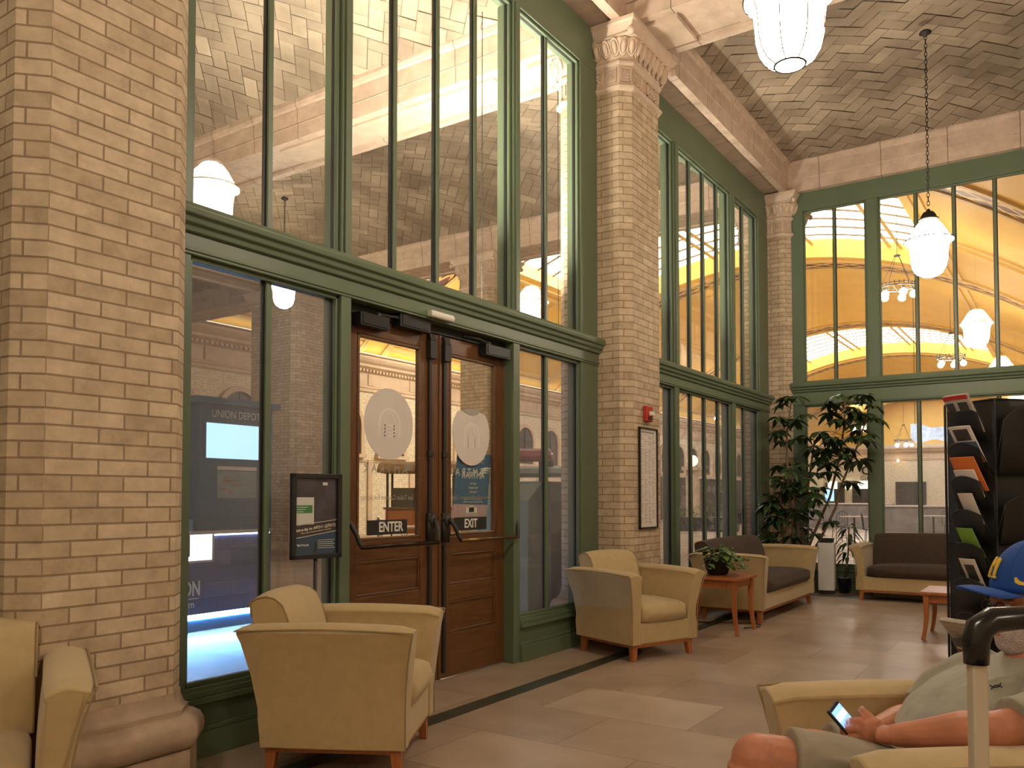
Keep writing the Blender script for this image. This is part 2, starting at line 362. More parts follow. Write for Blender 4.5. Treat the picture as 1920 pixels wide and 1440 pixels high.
# ------------------------------------------------------------------ tiled ceilings (herringbone laid on the diagonal)
def clip(poly, x0, y0, x1, y1):
    for ax, lim, sg in ((0,x0,1),(0,x1,-1),(1,y0,1),(1,y1,-1)):
        out = []
        for i in range(len(poly)):
            p, q = poly[i], poly[(i+1) % len(poly)]; dp, dq = (p[ax]-lim)*sg, (q[ax]-lim)*sg
            if dp >= 0: out.append(p)
            if dp*dq < 0:
                t = dp/(dp-dq); out.append((p[0]+(q[0]-p[0])*t, p[1]+(q[1]-p[1])*t))
        poly = out
        if len(poly) < 3: return []
    return poly
def tiled_ceiling(name, x0, y0, x1, y1, rise, label, w=.155):
    cx, cy, hx, hy = (x0+x1)/2, (y0+y1)/2, (x1-x0)/2, (y1-y0)/2
    def Z(x, y): return 5.86 + rise*(1-abs((x-cx)/hx)**2.2)*(1-abs((y-cy)/hy)**2.2)
    b = MB(); g = .0045; R = math.hypot(hx, hy); n = int(R/w)+3; ca = math.cos(PI/4)
    r = random.Random(name)
    for i in range(-n, n):
        for j in range(-n, n):
            k = (i-j) % 4
            if k == 0: q = (i, j, i+2, j+1)
            elif k == 3: q = (i, j, i+1, j+2)
            else: continue
            pts = [(q[0]*w+g, q[1]*w+g), (q[2]*w-g, q[1]*w+g), (q[2]*w-g, q[3]*w-g), (q[0]*w+g, q[3]*w-g)]
            pts = [(cx+(a-c_)*ca, cy+(a+c_)*ca) for a, c_ in pts]
            pts = clip(pts, x0, y0, x1, y1)
            if len(pts) < 3: continue
            dz = r.uniform(-.004, .004); sx = r.uniform(-.012, .012); mx_ = sum(p[0] for p in pts)/len(pts)
            b.tint[len(b.f)] = min(1, max(0, r.gauss(.48, .22)))
            b.add([(x, y, Z(x, y)+dz+(x-mx_)*sx) for x, y in pts], [tuple(range(len(pts)))])
    o = struct(name, b, M['tile'], label)
    s = MB(); N = 14
    s.rings([[(x0+(x1-x0)*i/N, y0+(y1-y0)*j/N, Z(x0+(x1-x0)*i/N, y0+(y1-y0)*j/N)+.012) for i in range(N+1)] for j in range(N+1)], cap=False, closed=False)
    s.build('ceiling_grout', M['grout'], o)
    return Z
ZC = {}
n = 0
for (x0, x1, rise) in ((.36,4.67,.26),(5.39,10.1,.26),(-9.70,-.36,.5),(-16.2,-10.42,.3)):
    for (y0, y1) in ((-3.3,1.58),(2.30,6.61),(7.33,11.64)):
        n += 1
        ZC[(x0, y0)] = tiled_ceiling('ceiling_%d' % n, x0-.05, y0-.05, x1+.05, y1+.05, rise, 'shallow tiled vault in mottled grey and tan herringbone')

# ------------------------------------------------------------------ glazed screens
def window(name, loc, rz, y0, y1, jw, posts, up_m, lo_m, door=None, top=5.12, lt=2.42, l0=2.62, l1=2.73, head=5.455, label=''):
    root = empty(name, loc, rz, label, None, None, 'structure')
    f = MB(); a, b = y0-jw[0], y1+jw[1]
    f.box(-.07, a, .335, .07, y0, top).box(-.07, y1, .335, .07, b, top).box(-.07, a, top, .07, b, head)
    f.box(-.08, a, lt+.03, .08, b, l0-.02)
    f.prof_y([(.08,l0-.02),(.10,l0-.015),(.105,l0+.01),(.125,l0+.02),(.13,l0+.045),(.15,l0+.055),(.155,l0+.085),(.14,l1),(-.14,l1),(-.155,l0+.085),(-.13,l0+.045),(-.10,l0-.015),(-.08,l0-.02)], a, b)
    f.box(.072, a, lt+.045, .088, b, lt+.06)
    segs = [(a, b)] if not door else [(a, door[0]), (door[1], b)]
    for s0, s1 in segs:
        f.box(-.07, s0, 0, .07, s1, .335); f.box(-.10, s0, 0, .10, s1, .12); f.box(-.085, s0, .12, .085, s1, .145)
        f.box(-.10, s0, .255, .10, s1, .285); f.box(-.085, s0, .285, .085, s1, .315)
    f.build('frame', M['green'], root, bev=.004)
    for p0, p1 in posts:
        m = MB(); z0 = .33
        m.box(-.075, p0, l1, .075, p1, top); m.box(-.075, p0, 0 if door else z0, .075, p1, lt+.03)
        m.box(-.09, p0+.016, l1, .09, p1-.016, top)
        m.build('post', M['green'], root, bev=.003)
    def sections(muns):
        e = [y0] + [v for p in posts for v in p] + [y1]; out = []
        for i in range(0, len(e), 2):
            cuts = [e[i]] + [q for q in muns if e[i] < q < e[i+1]] + [e[i+1]]; out.append(cuts)
        return out
    mu = MB(); gk = MB(); bead = MB(); gu = MB(); gl = MB()
    for muns, z0, z1, g, w in ((up_m, l1, top, gu, .016), (lo_m, .335, lt+.03, gl, .018)):
        for cuts in sections(muns):
            if door and z0 < 1 and cuts[0] >= door[0]-.01 and cuts[-1] <= door[1]+.01: continue
            for q in cuts[1:-1]: mu.box(-.014, q-w, z0, .028, q+w, z1)
            for c0, c1 in zip(cuts, cuts[1:]):
                c0 += w if c0 in muns else 0; c1 -= w if c1 in muns else 0
                g.box(-.003, c0, z0, .003, c1, z1)
                t = .009
                for (p, q, r_, s_) in ((c0, z0, c0+t, z1), (c1-t, z0, c1, z1), (c0, z0, c1, z0+t), (c0, z1-t, c1, z1)):
                    gk.box(-.012, p, q, .012, r_, s_)
            e0, e1 = cuts[0], cuts[-1]; t = .022
            for (p, q, r_, s_) in ((e0, z0, e0+t, z1), (e1-t, z0, e1, z1), (e0, z0, e1, z0+t), (e0, z1-t, e1, z1)):
                bead.box(.025, p, q, .05, r_, s_)
    mu.build('muntins', M['green'], root, bev=.003); gk.build('gasket', M['gasket'], root); bead.build('glazing_bead', M['green'], root, bev=.004)
    gu.build('upper_glazing', M['glass'], root); gl.build('lower_glazing', M['glass_low'], root)
    return root
window('window_1', (0,0,0), 0, 2.45, 6.29, (.14,.30), [(3.44,3.52),(5.235,5.32)], [2.955,3.95,4.38,4.81,5.79], [2.955,5.79], door=(3.52,5.32), top=5.07, lt=2.39, l0=2.54, l1=2.65, label='tall green steel glazed screen around the wooden entrance doors')
window('window_2', (0,0,0), 0, 7.55, 11.22, (.18,.40), [(8.32,8.43),(10.12,10.23)], [7.93,8.89,9.31,9.76,10.71], [7.93,8.89,9.31,9.76,10.71], top=5.07, lt=2.39, l0=2.54, l1=2.65, label='tall green steel glazed screen behind the loveseat and table')
window('window_3', (0,11.8,0), -PI/2, .53, 4.50, (.17,.17), [(1.34,1.50),(3.66,3.82)], [.93,1.94,2.38,2.83,3.27,4.16], [1.94,2.83], top=5.20, lt=2.47, l0=2.70, l1=2.82, head=5.50, label='green steel glazed end screen behind the second loveseat')
window('window_4', (0,0,0), 0, -2.5, 1.37, (.8,.18), [(-1.48,-1.40),(.33,.41)], [-2,-.97,-.53,-.1,.86], [-2,-.97,-.53,-.1,.86], label='green steel glazed screen beyond the massive brick column')
b = MB()
b.box(5.4,11.7,0,10.1,11.9,5.5)
b.box(4.3,12.4,0,10.4,12.6,7)
struct('wall_north', b, M['wallbrick'], 'cream brick wall past the end glazing')
# ------------------------------------------------------------------ doors
M['enterplate'] = simple('dark_sign_plate', (.02,.02,.02), .5)
M['sticker'] = simple('sticker_back', (.66,.60,.56), .7, .03)
M['sticker2'] = simple('sticker_print', (.73,.68,.64), .7, .03)
M['lettering'] = simple('pale_lettering', (.78,.74,.66), .6, 0)
M['greylet'] = simple('grey_vinyl_lettering', (.36,.33,.30), .6, 0)
M['poster_blue'] = simple('blue_poster', (.035,.13,.26), .6, .05)
M['poster_pink'] = simple('pink_poster', (.50,.33,.36), .6, .05)
def door(name, y0, y1, g0, g1, rod, label, left):
    root = empty(name, (0,0,0), 0, label, None, None, 'structure')
    X0, X1, Z = -.062, -.016, 2.36
    b = MB(); b.box(X0,y0,.01,X1,g0,Z).box(X0,g1,.01,X1,y1,Z); b.build('stile', M['doorwood'], root, bev=.004)
    r = MB()
    for z0, z1 in ((2.25,Z),(.86,.98),(.53,.64),(.01,.31)): r.box(X0,g0,z0,X1,g1,z1)
    r.build('rail', M['doorwood_y'], root, bev=.004)
    p = MB(); md = MB()
    for z0, z1 in ((.64,.86),(.31,.53)):
        p.box(-.05,g0,z0,-.032,g1,z1)
        t = .016
        for a in ((g0,z0,g1,z0+t),(g0,z1-t,g1,z1),(g0,z0,g0+t,z1),(g1-t,z0,g1,z1)): md.box(-.045,a[0],a[1],-.02,a[2],a[3])
    t = .02
    for a in ((g0,.98,g1,1.0),(g0,2.23,g1,2.25),(g0,.98,g0+t,2.25),(g1-t,.98,g1,2.25)): md.box(-.05,a[0],a[1],-.012,a[2],a[3])
    p.build('panel', M['doorwood_y'], root); md.build('moulding', M['doorwood_y'], root, bev=.005)
    MB().box(-.042,g0+t,1.0,-.036,g1-t,2.23).build('glazing', M['glass'], root)
    # vertical rod and crash bar
    b = MB(); b.box(X1,rod-.014,1.05,X1+.018,rod+.014,2.22).box(X1,rod-.014,.05,X1+.018,rod+.014,.92)
    b.box(X1,rod-.025,1.52,X1+.024,rod+.025,1.56).box(X1,rod-.035,2.18,X1+.045,rod+.035,2.30).prof_y([(X1,2.30),(X1+.045,2.30),(X1+.03,2.35),(X1,2.35)], rod-.03, rod+.03)
    b.build('latch_rod', M['iron'], root, bev=.004)
    m0, m1 = (y0+.02, rod) if left else (rod, y1-.02)
    for ym, s in ((m0, 1), (m1, -1)):
        mo = MB(); mo.box(X1,ym-.032,.94,X1+.035,ym+.032,1.14); mo.ball((X1+.03,ym,1.09),(.03,.034,.05),12,8)
        mo.tube([(X1+.03,ym,1.10),(X1+.07,ym+.005*s,1.085),(X1+.10,ym+.02*s,1.03),(X1+.115,ym+.035*s,.97),(X1+.12,ym+.05*s,.952)], [.017,.016,.014,.013,.013], 10)
        mo.build('crash_bar_arm', M['iron'], root, smooth=True)
    MB().tube([(X1+.12,m0+.045,.952),(X1+.12,m1-.045,.952)], .0135, 14).build('crash_bar', M['brass'] if not left else M['bronze'], root, smooth=True)
    return root
d1 = door('door_1', 3.525, 4.455, 3.665, 4.26, 4.345, 'wooden entrance door with glass and round paper sticker marked enter', True)
d2 = door('door_2', 4.465, 5.315, 4.565, 5.125, 4.50, 'wooden entrance door with glass and peeling sticker marked exit', False)
b = MB(); b.box(-.07,3.52,2.365,-.005,5.32,2.43); struct('trim_10', b, M['gasket'], 'black door head above the two wooden doors')
b = MB(); b.box(-.06,4.448,.01,-.008,4.472,2.36); b.build('astragal', M['doorwood'], d1, bev=.003)
# closers
for root, a, c, arm in ((d1,3.615,3.87,(3.8,4.10)), (d1,3.97,4.27,(4.05,3.9)), (d2,4.90,5.21,(4.97,4.70))):
    z0, z1 = (2.285,2.365) if a != 3.97 else (2.335,2.435)
    b = MB(); b.box(-.012,a,z0,.060,c,z1); b.box(.060,a+.02,z0+.01,.064,c-.02,z1-.01)
    o = b.build('door_closer', M['dgrey'], root, bev=.006)
    b = MB(); b.tube([(.03,arm[0],z1+.012),(.05,(arm[0]+arm[1])/2,z1+.02),(.0,arm[1],z1+.03)], .009, 8).lathe([(.018,0),(.018,.02),(.01,.026)],12,(.03,arm[0],z1))
    b.build('closer_arm', M['iron'], o)
# round paper stickers
def circ(cy, cz, r, n=40, top=None, wob=.0):
    pts = []
    for i in range(n):
        a = 2*PI*i/n; y, z = cy+r*math.cos(a)*(1+wob*math.sin(3*a)), cz+r*math.sin(a)
        if top and z > top: z = top + (z-top)*.2
        pts.append((y, z))
    return pts
st = MB(); st.prof_x([(y, z) for y, z in circ(3.972,1.715,.228)], -.034, -.0315); o = st.build('paper_sticker', M['sticker'], d1)
pr = MB()
def arch_print(cy, cz, k=1):
    for w, h, t in ((.13,.10,.022),(.06,.075,.012)):
        for i in range(16):
            a0, a1 = PI*i/16, PI*(i+1)/16
            q = [(cy+w*.8*k*math.cos(a0), cz+h*math.sin(a0)), (cy+w*.8*k*math.cos(a1), cz+h*math.sin(a1)), (cy+(w-t)*.8*k*math.cos(a1), cz+(h-t)*math.sin(a1)), (cy+(w-t)*.8*k*math.cos(a0), cz+(h-t)*math.sin(a0))]
            pr.prof_x(q, -.0315, -.0310)
        for s in (1,-1): pr.box(-.0315, cy+s*(w-t)*.8*k, cz-.09, -.0310, cy+s*w*.8*k, cz)
    for i in range(4): pr.box(-.0315, cy-.05*k, cz-.02-.022*i, -.0310, cy+.05*k, cz-.010-.022*i)
arch_print(3.972,1.72); pr.build('faint_print', M['sticker2'], o)
st = MB(); st.prof_x(circ(4.845,1.70,.224,40,1.86,.02), -.034, -.0315); o = st.build('peeling_sticker', M['sticker'], d2)
pr = MB(); arch_print(4.845,1.69,.9); pr.build('faint_print', M['sticker2'], o)
fl = MB(); fl.prof_x([(4.72,1.872),(4.80,1.885),(4.95,1.885),(4.915,1.85),(4.86,1.838),(4.80,1.845)], -.0312, -.029); fl.build('folded_flap', M['greylet'], o)
# enter and exit plates
for root, y0, y1, s in ((d1,3.775,4.145,'ENTER'),(d2,4.645,5.03,'EXIT')):
    p = MB().box(-.0345,y0,1.012,-.031,y1,1.105).build('name_plate', M['enterplate'], root)
    text('plate_lettering', s, .088, M['lettering'], p, (-.0305,(y0+y1)/2+(0 if s=='EXIT' else .03),1.058), FACE_PX, .0003, sx=.86, bold=.0022)
# vinyl lettering facing the hall
for root, y, in ((d1,3.99),(d2,4.84)):
    g = text('company_lettering', 'A M T R A K', .078, M['greylet'] if root == d1 else M['lettering'], root, (-.0435,y-.035,1.425), FACE_NX, .0003, sx=.98)
    for k in range(3):
        q = [(y+.285-.0-.02*k, 1.462-.018*k), (y+.20-.02*k,1.470-.016*k), (y+.12+.02*k,1.455-.012*k), (y+.17-.02*k,1.452-.014*k)]
        MB().prof_x([(a+.0, z) for a, z in q], -.044, -.0435).build('company_mark', M['greylet'] if root == d1 else M['lettering'], root)
text('notice_lettering', 'See Ticket Counter For Access', .045, M['greylet'], d1, (-.0435,3.975,1.245), FACE_NX, .0003, sx=.86)
text('notice_lettering', 'Sleeping Car Passengers Only', .045, M['greylet'], d2, (-.0435,4.87,1.245), FACE_NX, .0003, sx=.86)
# blue poster hung behind the glass of the exit door
ps = MB(); ps.prof_x([(4.66,1.20),(5.065,1.19),(5.11,1.565),(4.70,1.56)], -.052, -.047); po = ps.build('blue_poster', M['poster_blue'], d2)
MB().prof_x([(4.62,1.10),(5.05,1.10),(5.065,1.19),(4.66,1.20)], -.052, -.047).build('pink_band', M['poster_pink'], po)
for s, sz, z in (('TICKETS FOR SERVICE TO',.026,1.53),('CONNECTING SERVICE',.024,1.505),('AMTRAK',.07,1.405),('SEATTLE',.020,1.345),('MILWAUKEE',.020,1.315),('CHICAGO',.020,1.285),('Amtrak is open in the station',.018,1.235),('see the ticket counter for hours',.018,1.215)):
    text('poster_lettering', s, sz, M['lettering'], po, (-.0455,4.885,z), FACE_PX, .0002).scale = (-1,1,1)
b = MB(); b.box(-.047,4.80,1.135,-.0455,4.93,1.175).box(-.047,4.835,1.14,-.0455,4.895,1.185).build('station_emblem', M['lettering'], po)
text('poster_lettering', 'UNION DEPOT', .022, M['lettering'], po, (-.0455,4.865,1.12), FACE_PX, .0002).scale = (-1,1,1)
# white door sensor on the transom
sn = MB(); sn.prof_y([(.08,2.435),(.125,2.43),(.135,2.45),(.125,2.475),(.08,2.475)], 4.20, 4.44)
tag(sn.build('motion_sensor', M['white'], None, bev=.008), 'small white motion sensor mounted above the meeting edge of the doors', 'sensor')

# ------------------------------------------------------------------ hanging lamps
M['lampglass'] = emis('glowing_opal_glass', (1.0,.85,.66), LAMP)
def make_lamp(drop=1.86):
    root = empty('hanging_lamp', (0,0,0)); # origin at ceiling
    MB().lathe([(.02,.02),(.055,.0),(.06,-.015),(.03,-.03),(.012,-.05)], 20).build('canopy', M['iron'], root, smooth=True)
    ch = MB(); n = int((drop-.06)/.043)
    for i in range(n):
        R = Euler((PI/2, 0, (i % 2)*PI/2)).to_matrix()
        ch.torus((0,0,-.06-.043*i), .016, .0045, 10, 5, R, (.75,1.55))
    ch.build('chain', M['iron'], root, smooth=True)
    z = -drop
    cp = MB().lathe([(.012,.02),(.02,0),(.05,-.015),(.07,-.045),(.078,-.075),(.09,-.085),(.075,-.10),(.07,-.11)], 20, (0,0,z)).build('cap', M['iron'], root, smooth=True)
    MB().torus((0,0,z-.088), .086, .012, 28, 8).build('cap_beading', M['iron'], cp, smooth=True)
    prof = [(.065,-.10),(.10,-.125),(.135,-.17),(.165,-.225),(.195,-.27),(.225,-.30),(.228,-.315),(.20,-.335),(.182,-.38),(.175,-.44),(.17,-.52),(.155,-.585),(.125,-.635),(.08,-.665),(.06,-.672)]
    g = MB().lathe(prof, 24, (0,0,z), cap=True).build('glass_shade', M['lampglass'], root, smooth=True)
    MB().torus((0,0,z-.305), .231, .006, 32, 6).build('rim_band', M['bronze'], root, smooth=True)
    rb = MB()
    for i in range(8):
        a = 2*PI*i/8
        rb.tube([((r+.003)*math.cos(a), (r+.003)*math.sin(a), z+q) for r, q in prof[:-1]], .0035, 5)
    rb.torus((0,0,z-.665), .078, .006, 20, 6)
    rb.build('rib_cage', M['bronze'], root, smooth=True)
    return root
L0 = make_lamp()
L0.location = (2.40, 4.35, 6.02); tag(L0, 'opal glass lamp hanging at the top edge, largest in view', 'hanging lamp', 'opal glass hanging lamps')
for x, y, lab in ((2.40,9.35,'opal glass lamp on a long chain in front of the end glazing'),
                  (2.40,-.70,'opal glass lamp hanging behind the viewer'), (7.40,4.35,'added unseen opal glass lamp over the far side of the waiting room'), (7.40,-.70,'added unseen opal glass lamp in the far rear corner of the waiting room')):
    c = copy_tree(L0); c.location = (x, y, 6.02); c['label'] = lab  # the lamps across the room are added out of view for their light
for x, y, lab in ((-7.3,3.9,'added unseen opal glass lamp over the hall aisle beyond the glazing'),(-2.6,.2,'added unseen opal glass lamp behind the massive column on the hall side')):
    c = copy_tree(L0); c.location = (x, y, 6.02); c['label'] = lab  # both lamps added out of view as fill for the hall-side bays
L1 = make_lamp(1.18); L1.location = (-7.30, 9.34, 6.25); tag(L1, 'short-chained opal lamp seen through the pane right of the kiosk', 'hanging lamp', 'opal glass hanging lamps')
# unseen light troughs added on the hall side to brighten the vault
def trough(y0, y1, e, lab):
    r = empty('added_hanging_uplight', (-1.0, (y0+y1)/2, 2.86), 0, lab, 'added light', 'added uplight troughs beyond the screen'); h = (y1-y0)/2
    MB().box(-.10,-h,0,.10,h,.02).box(-.10,-h,.02,-.085,h,.09).box(.085,-h,.02,.10,h,.09).build('housing', M['iron'], r)
    MB().box(-.07,-h+.01,.03,.07,h-.01,.05).build('added_glow_tube', emis('added_uplight_glow', (1,.88,.74), e), r)
    for q in (-h+.1, h-.1): MB().tube([(0,q,.05),(0,q,3.0)], .004, 6).build('suspension_rod', M['iron'], r)
trough(2.9, 6.4, UPL, 'added light trough, unseen behind the transom above the doors')
trough(7.6, 9.2, UPL*.6, 'short added light trough, unseen behind the transom past the middle column')
# ------------------------------------------------------------------ upholstered seats
def rrect(y0, y1, z0, z1, r, n=4):
    pts = []
    for cx, cz, a0 in ((y1-r, z1-r, 0), (y0+r, z1-r, PI/2), (y0+r, z0+r, PI), (y1-r, z0+r, 3*PI/2)):
        for i in range(n+1):
            a = a0 + PI/2*i/n; pts.append((cx+r*math.cos(a), cz+r*math.sin(a)))
    return pts
def cushion(mb, x0, x1, y0, y1, z0, z1, r=.05, crown=.02, nx=12, ny=10):
    # puffed block: superellipse sections along x
    cx, cy, cz = (x0+x1)/2, (y0+y1)/2, (z0+z1)/2; hx, hy, hz = (x1-x0)/2, (y1-y0)/2, (z1-z0)/2
    rs = []
    for i in range(nx+1):
        u = -1+2*i/nx; u = math.copysign(abs(u)**.55, u); e = min(1, (1-abs(u)**6)**.33) if abs(u) < 1 else 0
        e = max(e, .02); ring = []
        for k in range(28):
            a = 2*PI*k/28; c, s = math.cos(a), math.sin(a)
            yy = math.copysign(abs(c)**.30, c); zz = math.copysign(abs(s)**.42, s)
            puff = 1 + crown/hz*(1-yy*yy)*(1-u*u)*(1 if s > 0 else .2)
            ring.append((cx+hx*u, cy+hy*yy*(.72+.28*e if e<1 else 1), cz+hz*zz*(e*.9+.1 if e<1 else 1)*puff))
        rs.append(ring)
    mb.rings(rs)
def make_seat(kind, W, brown, label, group):
    """local: front +X, width along Y, W = clear width between the arms"""
    root = empty(kind, (0,0,0), 0, label, 'armchair' if kind == 'armchair' else 'loveseat', group)
    U = M['uphol']; S = M['brown'] if brown else U; hw = W/2
    zb, zt = .125, .655
    def flare(z): return .070*max(0, (z-.28)/(zt-.28))**2.1
    def xb(z): return -.325 - .095*max(0, (z-zb)/(zt-zb))**1.5
    def xf(z): return .335 + .045*max(0, (z-.3)/(zt-.3))**2
    levels = [zb + (zt-zb)*k/9 for k in range(10)]
    for s in (1, -1):
        b = MB(); rs = []
        for i in range(13):
            t = i/12; bow = .012*math.sin(PI*t); ring = []
            # outside going up, over the crowned top, inside going down
            for z in levels: ring.append((z, hw+.10+flare(z)+.006*math.sin(PI*t)))
            th = .135
            yo = hw+.10+flare(zt)
            for k in range(1, 8):
                f = k/8; ring.append((zt+bow+.020*math.sin(PI*min(1,f*1.15)) if f < .87 else zt+bow-.010, yo-f*(th+.035)))
            for z in reversed(levels): ring.append((z-.02 if z > zb else z, hw+.004+flare(z)*.35))
            pts = []
            for z, y in ring:
                zz = min(z, zt); a, c = xb(zz), xf(zz); e = .018*(1-abs(2*t-1)**8)
                pts.append((a+(c-a)*t, s*(y-(.018-e)*(.5 if y > hw+.1 else -.3)), z-(.012 if t in (0,1) else 0)*(1 if z > .6 else 0)))
            rs.append(pts)
        b.rings(rs); b.build('arm', U, root, auto=50, bev=.006)
        p = MB(); yo = hw+.10+flare(zt)
        p.tube([(xb(zt)+(xf(zt)-xb(zt))*i/12, s*(yo+.003), zt+.012*math.sin(PI*i/12)) for i in range(13)], .0045, 6)
        p.tube([(xf(zt)+.002, s*yo, zt)]+[(xf(z)+.003, s*(hw+.10+flare(z)+.001), z) for z in reversed(levels)], .0035, 6)
        p.build('arm_piping', M['piping'], root)
    # body under the cushion, outside back
    b = MB(); b.box(-.335, -hw-.09, zb, .325, hw+.09, .285); b.build('seat_base', U, root, bev=.012)
    b = MB(); rs = []
    for z, t in ((zb,0),(.3,.1),(.45,.3),(.6,.6),(.66,.8)): rs.append([(xb(min(z,zt))+.002, -hw-.09-flare(z), z), (xb(min(z,zt))+.10, -hw-.09-flare(z)*.6, z), (xb(min(z,zt))+.10, hw+.09+flare(z)*.6, z), (xb(min(z,zt))+.002, hw+.09+flare(z), z)])
    b.rings(rs); b.build('outside_back', U, root, auto=40)
    b = MB(); cushion(b, -.22, .365, -hw+.004, hw-.004, .275, .435, crown=.018); b.build('seat_cushion', S, root, smooth=True)
    # back cushion: section in xz swept across with rolled top
    sec = [(-.17,.40),(-.185,.50),(-.205,.60),(-.235,.70),(-.262,.755),(-.30,.785),(-.345,.795),(-.395,.785),(-.425,.765),(-.418,.70),(-.40,.60),(-.37,.40)]
    b = MB(); rs = []; ye = hw+.0
    for i in range(13):
        v = -1+2*i/12; y = v*ye; k = 1-.06*abs(v)**6; puff = .022*(1-v*v)
        rs.append([((x+.30)*k-.30+(puff if x > -.26 else 0), y+ (0), .40+(z-.40)*(1-.015*abs(v)**6)+(.012*(1-v*v) if z > .75 else 0)) for x, z in sec])
    b.rings(rs); b.build('back_cushion', S, root, auto=60, bev=.008)
    if not brown:
        for s in (1,-1): MB().tube([((x+.30)*.94-.30, s*(ye+.002), .40+(z-.40)*.985) for x, z in sec[2:10]], .004, 6).build('back_piping', M['piping'], root)
    # plinth rail and legs
    b = MB(); b.box(-.31,-hw-.07,.10,.31,hw+.07,.127); b.build('plinth_rail', M['legwood'], root, bev=.003)
    for sx in (1,-1):
        for sy in (1,-1):
            MB().taper((sx*.285, sy*(hw+.045)), .036, .052, 0, .115, -sx*-.008, -sy*-.008).build('leg', M['legwood'], root, bev=.003)
    return root
G = 'tan armchairs in the waiting room'
A0 = make_seat('armchair', .50, False, 'tan armchair turned away in front of the poster stand and doors', G)
A0.location = (.65, 2.97, 0); A0.rotation_euler[2] = math.radians(29)
for x, y, a, lab in ((.615,6.20,-21,'tan armchair between the glazed screen and the small plant table'),
                     (.52,1.25,-27,'tan armchair cut by the frame edge, against the massive brick column'),
                     (3.295,2.51,214,'tan armchair in which the man in the blue cap sits')):
    c = copy_tree(A0); c.location = (x, y, 0); c.rotation_euler[2] = math.radians(a); c['label'] = lab
S0 = make_seat('loveseat', 1.72, True, 'tan loveseat with dark brown cushions standing along the side glazing', 'tan loveseats with brown cushions')
S0.location = (.68, 9.20, 0)
c = copy_tree(S0); c.location = (2.32, 11.10, 0); c.rotation_euler[2] = -PI/2; c['label'] = 'tan loveseat with dark brown cushions backed against the end glazing'

# ------------------------------------------------------------------ side tables
def make_table(w, d, h):
    r = empty('side_table', (0,0,0))
    MB().box(-w/2,-d/2,h-.028,w/2,d/2,h).build('table_top', M['legwood'], r, bev=.006)
    MB().box(-w/2+.05,-d/2+.05,h-.10,w/2-.05,d/2-.05,h-.028).build('apron', M['legwood'], r, bev=.003)
    for sx in (1,-1):
        for sy in (1,-1):
            b = MB(); cx, cy = sx*(w/2-.05), sy*(d/2-.05); rs = []
            for z, q, o in ((0,.030,.028),(h*.2,.032,.012),(h*.45,.038,.0),(h*.75,.044,0),(h-.028,.05,0)):
                rs.append([(cx+sx*o+a*q/2, cy+sy*o*.3+c_*q/2, z) for a, c_ in ((-1,-1),(1,-1),(1,1),(-1,1))])
            b.rings(rs); b.build('leg', M['legwood'], r, bev=.003)
    return r
t = make_table(.62, .56, .52); t.location = (.76, 7.62, 0); tag(t, 'small cherry wood table under the trailing pothos', 'side table', 'cherry wood side tables')
t = make_table(1.0, .62, .42); t.location = (2.93, 8.42, 0); tag(t, 'low cherry wood table partly hidden by the magazine rack', 'side table', 'cherry wood side tables')
# ------------------------------------------------------------------ poster stand in front of the side pane
M['photo_dark'] = simple('poster_dark_photo', (.060,.055,.075), .25, .35, 9, coat=.6)
M['poster_navy'] = simple('poster_navy', (.030,.065,.115), .25, .1, coat=.6)
M['poster_white'] = simple('poster_white', (.60,.60,.58), .3, .03, coat=.6)
M['poster_green'] = simple('poster_green', (.05,.22,.08), .3, .05, coat=.6)
M['poster_band'] = simple('poster_brown_band', (.05,.035,.03), .3, .05, coat=.6)
r = empty('poster_stand', (.15,3.185,0), math.radians(-10.5), 'black floor stand holding a small framed tip line poster', 'sign stand')
MB().lathe([(.115,0),(.115,.008),(.10,.014),(.02,.02)], 28).build('base', M['black'], r, smooth=True)
MB().tube([(0,0,.015),(0,0,1.0)], .011, 12).build('pole', M['black'], r, smooth=True)
b = MB(); w, z0, z1, t = .157, .915, 1.377, .027
b.box(-.004,-w,z0,.022,-w+t,z1).box(-.004,w-t,z0,.022,w,z1).box(-.004,-w,z0,.022,w,z0+t).box(-.004,-w,z1-t,.022,w,z1).box(-.006,-w,z0,.002,w,z1)
fr = b.build('frame', M['black'], r, bev=.003)
y0, y1, a, c = -w+t, w-t, z0+t, z1-t; H = c-a
def zz(f): return c-f*H
MB().prof_x([(y0,zz(.62)),(y1,zz(.55)),(y1,c),(y0,c)], .002, .006).build('poster_photo', M['photo_dark'], fr)
MB().prof_x([(y0,a),(y1,a),(y1,zz(.70)),(y0,zz(.79))], .002, .006).build('poster_blue_field', M['poster_navy'], fr)
MB().prof_x([(y0,zz(.79)),(y1,zz(.70)),(y1,zz(.55)),(y0,zz(.62))], .002, .0065).build('poster_band', M['poster_band'], fr)
b = MB(); b.prof_x([(y0,zz(.626)),(y1,zz(.556)),(y1,zz(.549)),(y0,zz(.619))], .006, .0072).prof_x([(y0,zz(.795)),(y1,zz(.705)),(y1,zz(.697)),(y0,zz(.787))], .006, .0072); b.build('band_lines', M['poster_white'], fr)
MB().box(.006,y0,zz(.61),.0072,y0+.115,zz(.25)).build('phone_screenshot', M['poster_white'], fr)
MB().box(.007,y0,zz(.46),.0078,y0+.105,zz(.355)).build('green_bubble', M['poster_green'], fr)
g = MB()
for i in range(3): g.box(.0077,y0+.008,zz(.385+.03*i),.0080,y0+.075-.012*i,zz(.377+.03*i))
g.box(.006,y1-.09,zz(.09),.0072,y1-.06,zz(.05))
for i in range(5): g.box(.006,y1-.12,zz(.825+.026*i),.0070,y1-.012-.01*(i%2),zz(.819+.026*i))
g.build('fine_print', M['poster_white'], fr)
tilt = math.atan2(.075*H, y1-y0)
